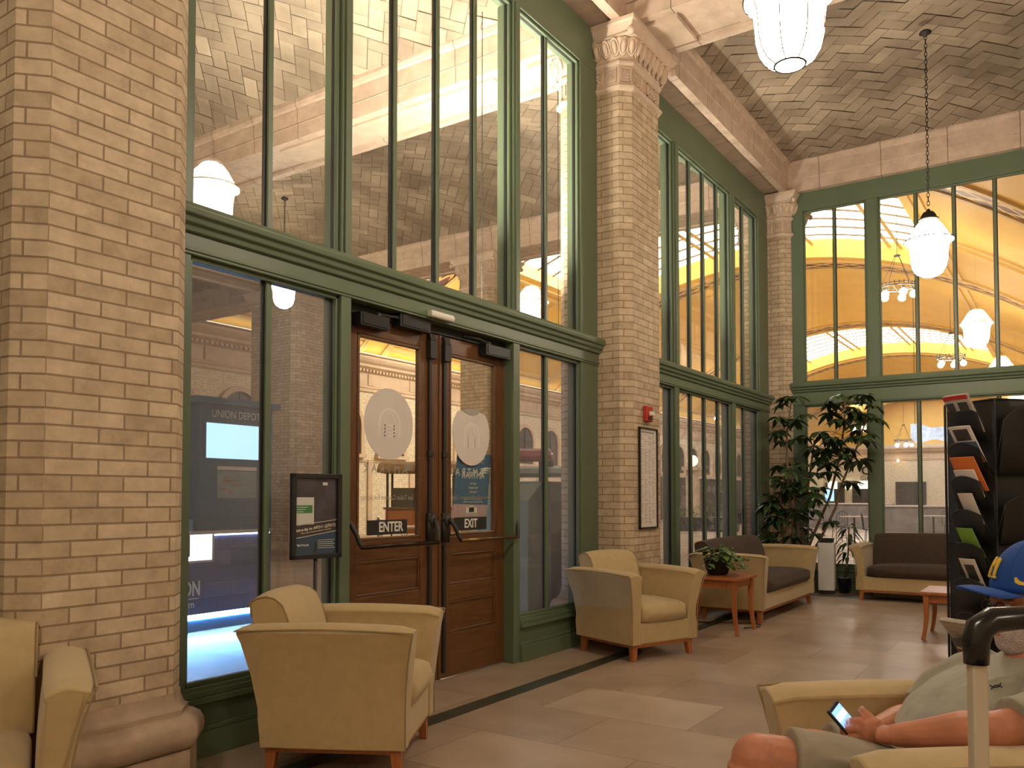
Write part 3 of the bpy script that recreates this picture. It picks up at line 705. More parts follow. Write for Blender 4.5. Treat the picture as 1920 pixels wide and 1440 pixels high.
E1 = (Matrix.Rotation(tilt,3,'X') @ Euler(FACE_PX).to_matrix()).to_euler()
text('poster_lettering', 'txt-a-tip to APD11 (27311)', .0225, M['lettering'], fr, (.0072,0,zz(.655)), E1, .0002, bold=.0004)
text('poster_lettering', 'Please report suspicious behavior or activity', .0105, M['lettering'], fr, (.0072,0,zz(.70)), E1, .0002)
text('poster_lettering', 'AMTRAK', .017, M['lettering'], fr, (.0072,y0+.052,zz(.885)), FACE_PX, .0002)
MB().prof_x([(y0+.008,zz(.865)),(y0+.026,zz(.875)),(y0+.02,zz(.90)),(y0+.014,zz(.885))], .006, .0072).build('poster_emblem', M['poster_white'], fr)

# ------------------------------------------------------------------ framed notice and fire alarm on the column
r = empty('framed_notice', (.372,6.965,1.42), 0, 'tall narrow framed notice on the brick column under the fire alarm', 'notice')
b = MB(); h, w, t = .455, .19, .014
b.box(0,-w,-h,.022,-w+t,h).box(0,w-t,-h,.022,w,h).box(0,-w,-h,.022,w,-h+t).box(0,-w,h-t,.022,w,h).box(0,-w,-h,.004,w,h)
b.build('frame', M['black'], r, bev=.002)
MB().box(.004,-w+t,-h+t,.009,w-t,h-t).build('paper', M['paper'], r)
g = MB(); rr = random.Random(3)
g.box(.009,-.15,.405,.0095,.13,.422)
for i in range(56):
    z = .385-.0144*i
    for k in range(4):
        if rr.random() < .85: x = -.155+.08*k; g.box(.009,x,z,.0093,x+rr.uniform(.02,.065),z+.0045)
g.build('printed_rows', simple('faint_print_ink', (.33,.28,.25), .8), r)
r = empty('fire_alarm', (.371,6.94,2.0), 0, 'red fire alarm with white strobe on the brick column', 'fire alarm')
MB().box(0,-.062,-.07,.045,.062,.07).build('housing', M['red'], r, bev=.008)
MB().box(.045,-.03,-.018,.07,.05,.02).build('strobe', M['white'], r, bev=.006)
MB().box(.045,-.045,-.055,.049,.045,-.032).build('speaker_slots', M['black'], r)

# small round ceiling device
d = MB().lathe([(.05,.0),(.05,-.02),(.035,-.035),(.01,-.04)], 20, (2.05,8.1,6.09)); tag(d.build('smoke_detector', M['white'], None, smooth=True), 'small white smoke detector on the tiled vault beside the chain lamp', 'smoke detector')

# ------------------------------------------------------------------ white bin beside the loveseats
r = empty('waste_bin', (.90,11.28,0), math.radians(8), 'white square waste bin between the two loveseats', 'bin')
MB().box(-.10,-.12,.05,.10,.12,.66).build('body', M['white'], r, bev=.01)
MB().box(-.08,-.10,0,.08,.10,.05).build('base', M['black'], r)
b = MB().box(-.085,-.10,.70,.085,.10,.72).box(-.08,-.09,.66,.08,-.07,.70).box(-.08,.07,.66,.08,.09,.70)
b.build('lid', M['black'], r)

# ------------------------------------------------------------------ plants
def leaflet(mb, base, d, up, L, W, droop=.3, fold=.12):
    d = Vector(d).normalized(); up = Vector(up); s = d.cross(up).normalized(); n = s.cross(d).normalized(); B = Vector(base); v = []
    for t, w in ((0,.06),(.25,.8),(.55,1),(.82,.6),(1,.02)):
        c = B + d*L*t - Vector((0,0,1))*droop*L*t*t
        v += [c - s*W*w/2 + n*fold*W*w, c, c + s*W*w/2 + n*fold*W*w]
    f = []
    for i in range(4): f += [(3*i,3*i+1,3*i+4,3*i+3),(3*i+1,3*i+2,3*i+5,3*i+4)]
    mb.add([tuple(p) for p in v], f)
def whorl(mb, st, c, R, r, n=8, W=.40, dirv=None):
    up = Vector(dirv or (r.uniform(-.35,.35), r.uniform(-.35,.35), 1)).normalized()
    a0 = r.uniform(0, 6.28); x = up.orthogonal().normalized(); y = up.cross(x)
    for k in range(n):
        a = a0 + 2*PI*k/n + r.uniform(-.15,.15); d = (x*math.cos(a)+y*math.sin(a)) + up*r.uniform(-.05,.25)
        leaflet(mb, c, d, up, R*r.uniform(.8,1.1), R*W*r.uniform(.85,1.1), r.uniform(.35,.75))
def schefflera(name, loc, stems, label, seed, pot_r=.17, R=.17, mat=None):
    r = random.Random(seed); root = empty(name, loc, 0, label, 'potted plant')
    MB().lathe([(pot_r*.75,0),(pot_r*.8,.01),(pot_r,.30),(pot_r*1.05,.31),(pot_r*1.05,.34),(pot_r*.92,.34),(pot_r*.9,.30)], 28).build('pot', M['dgrey'], root, smooth=True)
    MB().lathe([(pot_r*.9,.29),(.01,.30)], 20, cap=True).build('soil', M['bark'], root)
    fo = MB()
    for pts, spread, cnt in stems:
        sm = MB(); P = [Vector(p) for p in pts]; sm.tube(pts, [.020-.010*i/(len(pts)-1) for i in range(len(pts))], 8)
        for k in range(cnt):
            t = (k+.5)/cnt; t = t**.75; seg = min(int(t*(len(P)-1)), len(P)-2)
            if t < spread[0]: continue
            q = P[seg].lerp(P[seg+1], t*(len(P)-1)-seg); a = k*2.4+r.uniform(-.4,.4); l = spread[1]*r.uniform(.55,1.1)*(1.1-.55*t)
            e = q + Vector((math.cos(a)*l, math.sin(a)*l, r.uniform(.02,.16)))
            e.x = max(e.x, .20-loc[0]+R*.6); e.y = min(e.y, 11.62-loc[1]-R*.8)
            sm.tube([tuple(q), tuple(q.lerp(e,.5)+Vector((0,0,.04))), tuple(e)], .0035, 5)
            whorl(fo, sm, tuple(e), R*r.uniform(.8,1.12), r, 8)
        sm.build('stem', M['bark'], root, smooth=True)
    tag(fo.build('foliage', mat or M['leaf'], root, smooth=True), kind='stuff')
    return root
schefflera('umbrella_plant', (.62,10.62,0), [
    ([(0,0,.3),(.02,.05,.9),(-.06,.12,1.5),(-.10,.25,2.05),(-.05,.32,2.52)], (.62,.30), 26),
    ([(.05,-.03,.3),(.10,.02,.8),(.05,.0,1.2),(.02,.04,1.55)], (.25,.42), 26),
    ([(-.05,.05,.3),(-.12,.08,.8),(-.15,.12,1.3)], (.3,.38), 20)], 'bushy umbrella plant climbing the corner brick column', 11, R=.185)
schefflera('umbrella_plant', (.56,11.27,0), [
    ([(0,0,.3),(.20,-.02,.8),(.40,-.04,1.25),(.52,-.03,1.75),(.58,-.02,2.15),(.60,-.02,2.50)], (.5,.42), 38),
    ([(.03,0,.3),(.28,-.08,.7),(.48,-.12,1.1),(.58,-.12,1.45),(.78,-.12,1.95),(.88,-.10,2.28)], (.55,.34), 24),
    ([(.0,.02,.3),(.05,.02,.9),(.12,.05,1.5),(.18,.10,2.0)], (.5,.34), 18)], 'taller open umbrella plant in front of the end glazing', 5, R=.19)
r = random.Random(9); root = empty('leafy_plant', (1.06,11.50,0), 0, 'low drooping leafy plant beside the white bin', 'potted plant')
MB().lathe([(.06,0),(.08,.18),(.085,.2),(.07,.2)], 20).build('pot', M['dgrey'], root, smooth=True)
MB().tube([(0,0,.18),(.06,-.03,.5),(.08,-.05,.86)], .010, 8).build('stem', M['bark'], root, smooth=True)
fo = MB()
for k in range(34):
    z = .42+.5*(k/34); a = k*2.4; leaflet(fo, (.05+.03*(k/34), -.04, z), (math.cos(a), math.sin(a)*.5, .35), (0,0,1), r.uniform(.18,.27), .05, 1.1)
tag(fo.build('foliage', M['leaf'], root, smooth=True), kind='stuff')
# pothos on the small table
root = empty('pothos', (.78,7.62,.52), 0, 'bright green pothos trailing over the small cherry table', 'potted plant')
MB().lathe([(.08,0),(.10,.02),(.125,.14),(.135,.15),(.12,.155),(.11,.13),(.01,.13)], 24).build('pot', M['dgrey'], root, smooth=True)
vn = MB(); fo = MB(); r = random.Random(4)
for k in range(26):
    a = r.uniform(0, 6.28); reach = r.uniform(.08,.26); top = r.uniform(.14,.30); low = r.choice([.10,.0,.02,.12]) if reach > .15 else .18
    if k < 8: a = r.uniform(-1.0, .9); reach = r.uniform(.2,.30); low = r.uniform(.015,.08)
    pts = [(0,0,.12),(math.cos(a)*reach*.5, math.sin(a)*reach*.5, top),(math.cos(a)*reach, math.sin(a)*reach, max(.02,low+.05))]
    vn.tube(pts, .0025, 5)
    for t in (.35,.6,.8,1.0):
        p = Vector(pts[0]).lerp(Vector(pts[1]), t*2) if t < .5 else Vector(pts[1]).lerp(Vector(pts[2]), t*2-1)
        b2 = a + r.uniform(-1.3,1.3); leaflet(fo, tuple(p), (math.cos(b2), math.sin(b2), r.uniform(-.1,.5)), (0,0,1), r.uniform(.06,.10), r.uniform(.05,.075), .5, .1)
vn.build('vines', M['leaf2'], root, smooth=True); tag(fo.build('foliage', M['leaf2'], root, smooth=True), kind='stuff')
# cable on the floor by the table
tag(MB().tube([(.95,7.85,.006),(1.05,8.0,.006),(1.02,8.15,.006),(.9,8.2,.006),(.7,8.1,.006),(.3,7.9,.006),(.12,7.8,.006)], .005, 6).build('power_cable', M['black'], None, smooth=True), 'thin black cable lying on the floor under the small table', 'cable')

# ------------------------------------------------------------------ magazine rack
m, nt, b, N, L, o = nodes('black_wire_mesh'); M['mesh'] = m
b.inputs['Base Color'].default_value = (.012,.012,.012,1); b.inputs['Roughness'].default_value = .5
t_ = N('BsdfTransparent'); mixs = N('MixShader'); mixs.inputs[0].default_value = .93
L(t_.outputs[0], mixs.inputs[1]); L(b.outputs[0], mixs.inputs[2]); L(mixs.outputs[0], o.inputs[0])
RK = empty('magazine_rack', (3.17,6.27,0), math.radians(230), 'tall black wire mesh magazine rack full of brochures', 'magazine rack')
b = MB()
for x, y in ((.22,.20),(.22,-.20),(-.30,.20),(-.30,-.20)): b.tube([(x,y,.02),(x,y,1.86)], .008, 8)
b.box(-.34,-.24,.0,.26,.24,.035)
for z in (.05,.95,1.86): b.tube([(.22,.20,z),(.22,-.20,z),(-.30,-.20,z),(-.30,.20,z),(.22,.20,z)], .006, 6)
b.build('frame', M['black'], RK)
MB().box(-.295,-.19,.04,.215,.19,1.86).build('core_panel', M['mesh'], RK)
tiers = [.10,.31,.53,.75,.96,1.17,1.38,1.60]
def scoop(mb, rim, x0, z, face, out, hgt, half, c0):
    """curved mesh pocket; face 'x' or 'y' is the way it opens"""
    rs = []
    for i in range(9):
        v = -1+2*i/8; bul = (1-v*v)
        prof = [(0,0),(out*.35,-.0),(out*(.75+.25*bul)*.8, hgt*.45),(out*(.8+.2*bul), hgt*(.82+.18*bul))]
        rs.append([((x0+a, c0+half*v, z+q) if face == 'x' else (c0+half*v, x0+a, z+q)) for a, q in prof])
    mb.rings(rs, cap=False, closed=False)
    rim.tube([q[-1] for q in rs], .0035, 6)
    for q in (rs[0], rs[-1]): rim.tube([q[0], q[-1]], .003, 5); rim.tube([q[0],((q[0][0], q[0][1], z+hgt*1.05))], .003, 5)
for k, z in enumerate(tiers):
    p = MB(); rim = MB(); e = .02*k/7
    scoop(p, rim, .21, z, 'x', .105+.05*k/7, .21, .118, .06)
    o = p.build('pocket', M['mesh'], RK, smooth=True); rim.build('pocket_rim', M['black'], o, smooth=True)
    if k in (0,2,4,6):
        for c0 in (.09, -.19):
            p = MB(); rim = MB(); scoop(p, rim, .19, z, 'y', .10, .42 if k == 6 else .30, .135, c0)
            o = p.build('pocket', M['mesh'], RK, smooth=True); rim.build('pocket_rim', M['black'], o, smooth=True)
RM = Matrix.Translation((3.17,6.27,0)) @ Matrix.Rotation(math.radians(230), 4, 'Z')
def paper_thing(name, label, cat, x, y, z, w, h, t, lean, mat, yaw=0, extra=None, curl=.015, group='reading matter in the rack'):
    w *= .80; y += .02; extra = [(a*.8, b_*.8, c_, d_, e_, f_) for a, b_, c_, d_, e_, f_ in (extra or ())]
    root = empty(name, RM @ Vector((x, y, z)), math.radians(230)+yaw, label, cat, group)
    cs, sn_ = math.cos(lean), math.sin(lean)
    def P(a, q, d): return (q*sn_ + d*cs + curl*(1-(2*a/w)**2), a, q*cs - d*sn_)
    b = MB(); n = 6
    rs = []
    for i in range(n+1):
        a = -w/2+w*i/n; rs.append([P(a,0,0), P(a,h,0), P(a,h,t), P(a,0,t)])
    b.rings(rs); b.build('cover', mat, root)
    for (a0, a1, q0, q1, mm, nm) in extra or ():
        e = MB(); rs = []
        for i in range(n+1):
            a = a0+(a1-a0)*i/n; rs.append([P(a,q0,t+.0003), P(a,q1,t+.0003), P(a,q1,t+.0012), P(a,q0,t+.0012)])
        e.rings(rs); e.build(nm, mm, root)
    return root
W_ = M['paper']; OR = simple('orange_card', (.75,.20,.04), .6); GR = simple('green_card', (.22,.42,.06), .6); NW = simple('newsprint', (.42,.37,.31), .9, .2, 30)
DK = simple('dark_cover', (.05,.045,.045), .4, .4, 12); BLc = simple('blue_photo_cover', (.10,.14,.26), .4, .4, 14); BR = simple('brown_print', (.30,.12,.06), .5, .3, 14)
paper_thing('newspaper', 'red-topped newspapers sticking out of the topmost rack pocket', 'newspaper', .25,.04,1.66,.24,.27,.02,.50,NW,0,[(-.12,.12,.24,.27,M['red'],'red_masthead'),(-.11,-.02,.03,.22,DK,'printed_column'),(.02,.10,.05,.22,DK,'printed_column')])
paper_thing('magazine', 'white-topped photo magazine in the second rack pocket', 'magazine', .24,.05,1.47,.21,.26,.008,.52,W_,0,[(-.06,.08,.16,.24,DK,'cover_portrait'),(-.105,.105,.05,.15,BLc,'cover_photo'),(-.105,.105,.0,.05,BR,'cover_strip')])
paper_thing('leaflet', 'orange leaflets fanned in the third rack pocket', 'leaflet', .24,.05,1.29,.24,.24,.006,.50,OR)
paper_thing('booklet', 'white booklet curved below the orange leaflets', 'booklet', .255,.05,1.25,.20,.19,.008,.45,W_)
paper_thing('leaflet', 'loose white leaflet in the pocket below the orange ones', 'leaflet', .24,.05,1.08,.13,.22,.004,.5,W_,.1)
paper_thing('leaflet', 'lime green leaflet in the middle rack pocket', 'leaflet', .235,.04,.87,.16,.21,.004,.5,GR)
paper_thing('leaflet', 'white leaflet with grey picture below the green one', 'leaflet', .235,.05,.67,.14,.22,.004,.5,W_,.1,[(-.03,.05,.06,.18,DK,'grey_picture')])
paper_thing('newspaper', 'folded newspapers spilling from the lower rack pocket', 'newspaper', .24,.02,.30,.26,.26,.03,.75,NW,.1,[(-.1,.1,.03,.10,DK,'printed_column')])
paper_thing('magazine', 'dark magazine with yellow lettering low in the rack', 'magazine', .25,.07,.13,.22,.27,.008,.55,DK,0,[(-.08,.06,.20,.215,simple('yellow_print',(.6,.42,.1),.5),'cover_title'),(-.08,.02,.12,.13,NW,'cover_line')])
paper_thing('newspaper', 'grey newspaper in the bottom rack pocket', 'newspaper', .22,.05,.0+.045,.24,.22,.02,.55,NW,.05,[(-.09,.09,.10,.16,DK,'printed_column')])
b = MB().box(.0,.20,.26,.14,.30,.42); b2 = empty('brochure_box', RM @ Vector((0,0,0)), math.radians(230), 'small white cardboard box low on the rack beside the handle', 'box', None)
b.build('carton', W_, b2, bev=.003)
# ------------------------------------------------------------------ great hall vault
XC, ZC_, RR = -6.0, -4.9, 15.0
A0_, A1_ = math.radians(-43.5), math.radians(43.5); SKY = math.radians(23.5)
def cp(a, y, r=RR): return (XC+r*math.sin(a), y, ZC_+r*math.cos(a))
def arc_strip(mb, a0, a1, y0, y1, r0, r1=None, na=36, uv=True, dens=None):
    r1 = r0 if r1 is None else r1
    for i in range(na):
        p, q = a0+(a1-a0)*i/na, a0+(a1-a0)*(i+1)/na
        mb.add([cp(p,y0,r0), cp(q,y0,r0), cp(q,y1,r1), cp(p,y1,r1)], [(0,1,2,3)], [[(p*RR,y0),(q*RR,y0),(q*RR,y1),(p*RR,y1)]])
openings = [(-2.2+0,7.0)] and [(22.0,31.2),(46.4,55.4),(70.6,79.6)]
b = MB(); ys = [12.2]
for a, c in openings: ys += [a, c]
ys += [82.1]
for i in range(0, len(ys), 2): arc_strip(b, A0_, A1_, ys[i], ys[i+1], RR)
for a, c in openings:
    arc_strip(b, A0_, -SKY, a, c, RR, na=14); arc_strip(b, SKY, A1_, a, c, RR, na=14)
    arc_strip(b, -SKY, SKY, a, a, RR, RR+.6, na=20); arc_strip(b, -SKY, SKY, c, c-.25, RR, RR+.6, na=20)
    for s in (-1,1):
        b.add([cp(s*SKY,a,RR), cp(s*SKY,c,RR), cp(s*SKY,c,RR+.6), cp(s*SKY,a,RR+.6)], [(0,1,2,3)])
struct('ceiling_20', b, M['yellow'], 'great ochre barrel vault', smooth=False)
# lattice bands
m, nt, bs, N, L, o = nodes('lattice_band'); M['lattice'] = m
uv = N('UVMap'); mp = N('Mapping'); mp.inputs['Scale'].default_value = (1/.95, 1/.50, 1); L(uv.outputs[0], mp.inputs[0])
sp = N('SeparateXYZ'); L(mp.outputs[0], sp.inputs[0])
def tri(out, off):
    a_ = N('Math', operation='ADD'); a_.inputs[1].default_value = off; L(out, a_.inputs[0])
    f_ = N('Math', operation='FRACT'); L(a_.outputs[0], f_.inputs[0]); s_ = N('Math', operation='SUBTRACT'); s_.inputs[1].default_value = .5; L(f_.outputs[0], s_.inputs[0])
    q_ = N('Math', operation='ABSOLUTE'); L(s_.outputs[0], q_.inputs[0]); return q_.outputs[0]
def diamond(off):
    ad = N('Math', operation='ADD'); L(tri(sp.outputs[0], off), ad.inputs[0]); L(tri(sp.outputs[1], off), ad.inputs[1])
    lt = N('Math', operation='LESS_THAN'); lt.inputs[1].default_value = .38; L(ad.outputs[0], lt.inputs[0]); return lt.outputs[0]
mx_ = N('Math', operation='MAXIMUM'); L(diamond(0), mx_.inputs[0]); L(diamond(.5), mx_.inputs[1])
mc = N('MixRGB'); mc.inputs[1].default_value = (.82,.55,.17,1); mc.inputs[2].default_value = (.11,.022,.02,1); L(mx_.outputs[0], mc.inputs[0]); L(mc.outputs[0], bs.inputs['Base Color'])
lb = MB(); tr = MB()
for yc in (20.7, 32.3, 45.1, 56.5, 69.3, 80.7):
    arc_strip(lb, math.radians(-37), math.radians(37), yc-.44, yc+.44, RR-.03, na=48)
    for s in (-.62,-.50,.50,.62):
        for dz in (.07,):
            arc_strip(tr, A0_, A1_, yc+s-.05, yc+s-.05, RR, RR-dz, na=36); arc_strip(tr, A0_, A1_, yc+s-.05, yc+s+.05, RR-dz, na=36); arc_strip(tr, A0_, A1_, yc+s+.05, yc+s+.05, RR-dz, RR, na=36)
for s in (-1,1):
    for a in (24.6, 25.8, 40.5, 41.3):
        A = math.radians(a)*s; w = .004
        for y0, y1 in [(12.3,20.0),(21.4,31.6),(33.0,44.4),(45.8,55.8),(57.2,82)]:
            tr.add([cp(A-w,y0,RR-.06),cp(A+w,y0,RR-.06),cp(A+w,y1,RR-.06),cp(A-w,y1,RR-.06),cp(A-w,y0,RR+.02),cp(A+w,y0,RR+.02),cp(A+w,y1,RR+.02),cp(A-w,y1,RR+.02)], [(0,1,2,3),(0,3,7,4),(1,5,6,2)])
    for y in (15.5, 26.6, 38.7, 51, 63):      # cross ribs on the haunches
        for o_ in (-.35,.35):
            tr.rings([[cp(s*math.radians(a),y+o_-.05,RR-.06), cp(s*math.radians(a),y+o_+.05,RR-.06), cp(s*math.radians(a),y+o_+.05,RR+.02), cp(s*math.radians(a),y+o_-.05,RR+.02)] for a in (26,29,32,35,38,40.5)])
struct('trim_20', lb, M['lattice'], 'bands of dark red lattice diamonds across the vault'); struct('trim_21', tr, M['yellow_trim'], 'cream mouldings on the vault')
# lit laylights
M['laylight'] = emis('lit_laylight_glass', (1.0,.95,.86), SKYL)
M['baybar'] = simple('brown_glazing_bar', (.16,.09,.035), .6); bar = MB(); n = 0
for a, c in openings:
    n += 1; b = MB(); arc_strip(b, -SKY, SKY, a, c, RR+.62, na=24)
    w = struct('window_%d' % (20+n), b, M['laylight'], 'lit curved laylight in the barrel vault')
    g = MB(); k = int((c-a)/.95)
    for i in range(k+1):
        y = a+(c-a)*i/k; arc_strip(g, -SKY, SKY, y-.04, y+.04, RR+.52, na=24); arc_strip(g, -SKY, SKY, y-.04, y-.04, RR+.52, RR+.56, na=24)
    q_ = MB()
    for ang in (-18,-16.6,-6.7,-5.3,5.3,6.7,16.6,18):
        A = math.radians(ang); q_.add([cp(A-.005,a,RR+.43),cp(A+.005,a,RR+.43),cp(A+.005,c,RR+.43),cp(A-.005,c,RR+.43)], [(0,1,2,3)])
    g.build('glazing_bars', M['baybar'], w); q_.build('laylight_ribs', M['yellow_trim'], w)
# cornice and frieze along the walls
def cornice(name, axis, pos, a, b_, s, z=4.85):
    pf = [(0,z),(.06,z),(.06,z+.10),(.09,z+.12),(.09,z+.16),(.03,z+.20),(.03,z+.62),(.10,z+.66),(.10,z+.70),(.22,z+.76),(.30,z+.80),(.30,z+.88),(.40,z+.95),(.46,z+1.04),(.46,z+1.12),(0,z+1.12)]
    m = MB(); (m.prof_y if axis == 'y' else m.prof_x)([(pos+s*q, zz_) for q, zz_ in pf], a, b_)
    o = struct(name, m, M['cornice'], 'cream cornice with dentils')
    d = MB(); L_ = b_-a; k = int(L_/.16)
    for i in range(k):
        t = a+.16*i
        lo, hi = sorted((pos+s*.10, pos+s*.17))
        if axis == 'y': d.box(lo, t, z+.66, hi, t+.09, z+.75)
        else: d.box(t, lo, z+.66, t+.09, hi, z+.75)
    d.build('dentils', M['cornice'], o)
    p = MB(); k = int(L_/2.13)
    for i in range(k+1):
        t = a+.6+2.13*i; lo, hi = sorted((pos+s*.03, pos+s*.06))
        for u0, u1 in ((t-.14, t+.14),):
            if axis == 'y': p.box(lo, u0, z+.22, hi, u1, z+.60)
            else: p.box(u0, lo, z+.22, u1, hi, z+.60)
    p.build('frieze_blocks', M['cornice'], o)
cornice('trim_22', 'y', -16.2, -3.3, 82, 1, 4.80); cornice('trim_23', 'y', 4.0, 12.2, 82, -1, 4.80); cornice('trim_24', 'x', 82.0, -16.2, 4.0, -1, 4.55)
M['cove'] = emis('added_cove_glow', (1,.86,.60), COVE)  # unseen glowing strips added above the cornices to light the vault
for X_, nm in ((-15.95,'added_light_cove'),(3.75,'added_light_cove')):
    r = empty(nm, (X_, 47, 5.99), 0, 'added unseen light strip along the %s of the great hall' % ('far cornice' if X_ < 0 else 'near cornice'), 'cove light')
    MB().box(-.09,-34.5,-.005,.09,34.5,.03).build('housing', M['cornice'], r); MB().box(-.06,-34.4,.03,.06,34.4,.05).build('added_glow_strip', M['cove'], r)
# arched windows of the side wall
def arch_window(i):
    r = empty('window_%d' % (30+i), (-16.2, 13.25+2.13*i, 0), 0, None, None, None, 'structure')
    pts = [(.60*math.cos(PI*k/14), 3.66+.60*math.sin(PI*k/14)) for k in range(15)]+[(-.60,2.68),(.60,2.68)]
    return r, pts
r, pts = arch_window(0)
MB().prof_x([(y, z) for y, z in pts], -.02, .03).build('pane', M['dark'], r)
b = MB()
for k in range(14):
    a0, a1 = PI*k/14, PI*(k+1)/14
    b.prof_x([(.60*math.cos(a0),3.66+.60*math.sin(a0)),(.60*math.cos(a1),3.66+.60*math.sin(a1)),(.75*math.cos(a1),3.66+.75*math.sin(a1)),(.75*math.cos(a0),3.66+.75*math.sin(a0))], 0, .09)
b.box(0,.60,2.68,.09,.75,3.66).box(0,-.75,2.68,.09,-.60,3.66).box(0,-.80,2.56,.16,.80,2.68)
b.build('archivolt', M['cornice'], r); MB().box(.03,-.02,2.68,.05,.02,4.22).box(.03,-.60,3.62,.05,.60,3.66).build('glazing_bars', M['bronze'], r)
for i in range(1, 28):
    c = copy_tree(r); c.location[1] = 13.25+2.13*i; c.name = 'window_%d' % (30+i)
b = MB()
for i in range(28):
    y = 13.25+2.13*i+1.065; b.box(-16.21,y-.10,0,-16.14,y+.10,2.5); b.box(-16.21,y-.8,2.42,-16.16,y+.8,2.48)
struct('trim_25', b, M['cornice'])

# ------------------------------------------------------------------ chandeliers of the hall
M['globe'] = emis('glowing_globe', (1,.86,.70), 110)
def chandelier():
    r = empty('ring_chandelier', (0,0,0)); R = .46
    b = MB().torus((0,0,0), R, .018, 36, 8).torus((0,0,.07), R, .010, 36, 6)
    for k in range(24): b.taper((R*math.cos(2*PI*k/24), R*math.sin(2*PI*k/24)), .028, .012, .07, .12)
    for k in range(24): b.tube([(R*math.cos(2*PI*k/24), R*math.sin(2*PI*k/24), 0),(R*math.cos(2*PI*k/24), R*math.sin(2*PI*k/24), .07)], .006, 5)
    for k in range(3): b.tube([(R*math.cos(2*PI*k/3+.4), R*math.sin(2*PI*k/3+.4), 0), (0,0,-.1)], .010, 6)
    b.build('ring', M['iron'], r)
    b = MB()
    for k in range(4): a = PI/4+k*PI/2; b.tube([(R*math.cos(a), R*math.sin(a), .08),(.06*math.cos(a), .06*math.sin(a), .88)], .007, 6)
    b.lathe([(.02,.86),(.09,.88),(.09,.90),(.02,.94)], 16); b.tube([(0,0,.9),(0,0,2.1)], .008, 6)
    b.build('suspension_rods', M['iron'], r)
    for k in range(5):
        a = 2*PI*k/5+.2; g = MB().ball((R*.86*math.cos(a), R*.86*math.sin(a), -.20), .10, 14, 10).build('globe', M['globe'], r, smooth=True)
        MB().lathe([(.04,-.10),(.045,-.06),(.012,-.02)], 12, (R*.86*math.cos(a), R*.86*math.sin(a), 0)).build('globe_holder', M['iron'], g)
    return r
ch = chandelier(); ch.location = (-.37,24.84,7.0); tag(ch, 'ring chandelier with five globes hanging just behind the post of the end glazing', 'chandelier', 'ring chandeliers of the great hall')
for x, y, z, lab in ((-.05,33.7,6.25,'ring chandelier whose globes show just above the end transom'),
                     (-13.4,21.6,6.6,'ring chandelier whose globes show through the top of the exit door glass'),
                     (-13.0,46.0,5.9,'ring chandelier seen through the side screen lower panes'),
                     (-4.6,41,4.6,'ring chandelier glowing behind the taller umbrella plant'),
                     (-4.2,50,4.3,'ring chandelier glowing right of the umbrella plant trunk, above gate c')):
    c = copy_tree(ch); c.location = (x, y, z); c['label'] = lab
# wall lamps
def sconce():
    r = empty('wall_lamp', (0,0,0))
    MB().lathe([(.07,-.06),(.07,.06)], 12).tube([(.0,0,0),(.16,0,.04),(.22,0,.14),(.22,0,.22)], .014, 8).build('bracket', M['iron'], r)
    MB().ball((.22,0,.02), (.10,.10,.13), 14, 10).build('globe', emis('amber_globe', (1,.62,.22), 22), r, smooth=True)
    return r
s0 = sconce(); s0.location = (-16.1,31.9,3.15); tag(s0, 'amber wall lamp seen in the narrow pane right of the doors', 'wall lamp', 'amber wall lamps of the great hall')
for x, y, z, lab, rz in ((-16.1,34.4,3.15,'amber wall lamp beside the middle column, seen through the narrow pane',0),(-16.1,17.85,2.85,'amber wall lamp peeking between the pier and the door frame',0),
                     (-16.1,62.7,3.15,'amber wall lamp seen through the side screen near the loveseat',0),(-12.9,81.8,4.5,'amber wall lamp on the end wall behind the plant trunks',-PI/2),(-9.6,81.8,4.5,'amber wall lamp on the end wall beside the glazing post',-PI/2)):
    c = copy_tree(s0); c.location = (x, y, z); c.rotation_euler[2] = rz; c['label'] = lab

# ------------------------------------------------------------------ end wall: gate c, dark display window
struct('door_5', MB().box(-13.6,81.9,0,-10.9,82.02,2.6), M['dark'], 'dark gate doorway in the end wall')
struct('door_6', MB().box(-17+1.0,81.9,0,-14.3,82.02,2.6), M['dark'], 'dark doorway in the end wall')
struct('window_60', MB().box(-9.9,81.9,.3,-7.4,82.02,2.6), M['dark'], 'dark shop window in the end wall')
g = empty('gate_sign', (-12.4,81.85,3.3), 0, 'letter c gate sign on the pale end wall', 'sign')
text('gate_letter', 'C', 1.1, M['bronze'], g, (0,-.02,.35), FACE_NY, .03, bold=.02); text('gate_word', 'Gate', .5, M['bronze'], g, (0,-.02,-.35), FACE_NY, .03)
M['boxlight'] = emis('lit_sign_box', (1,.90,.62), 2.2)
for x, w, lab in ((-15.3,.8,'lit square sign box above the end wall doorway by the plant'),(-13.9,.5,'small lit sign box between the end wall doorways'),(-12.6,.9,'lit sign box under the gate letter'),(-11.6,.8,'second lit sign box under the gate letter')):
    tag(MB().box(x-w/2,81.6,2.0,x+w/2,81.85,2.7).build('sign_box', M['boxlight'], None), lab, 'lit sign', 'lit sign boxes on the end wall')
M['screen'] = emis('blue_screen', (.10,.38,1.0), 3.0); M['screen2'] = emis('cyan_screen', (.22,.62,1.0), 2.2)
def screen(loc, w, h, rz, label, mat=None, stand=None):
    r = empty('display_screen', loc, rz, label, 'screen')
    MB().box(-w/2-.03,-.02,-h/2-.03,w/2+.03,.06,h/2+.03).build('casing', M['black'], r)
    MB().box(-w/2,-.026,-h/2,w/2,-.02,h/2).build('display', mat or M['screen'], r)
    if stand: MB().box(-.05,0,-loc[2],.05,.06,-h/2).box(-.3,-.15,-loc[2],.3,.2,-loc[2]+.03).build('stand', M['black'], r)
    return r
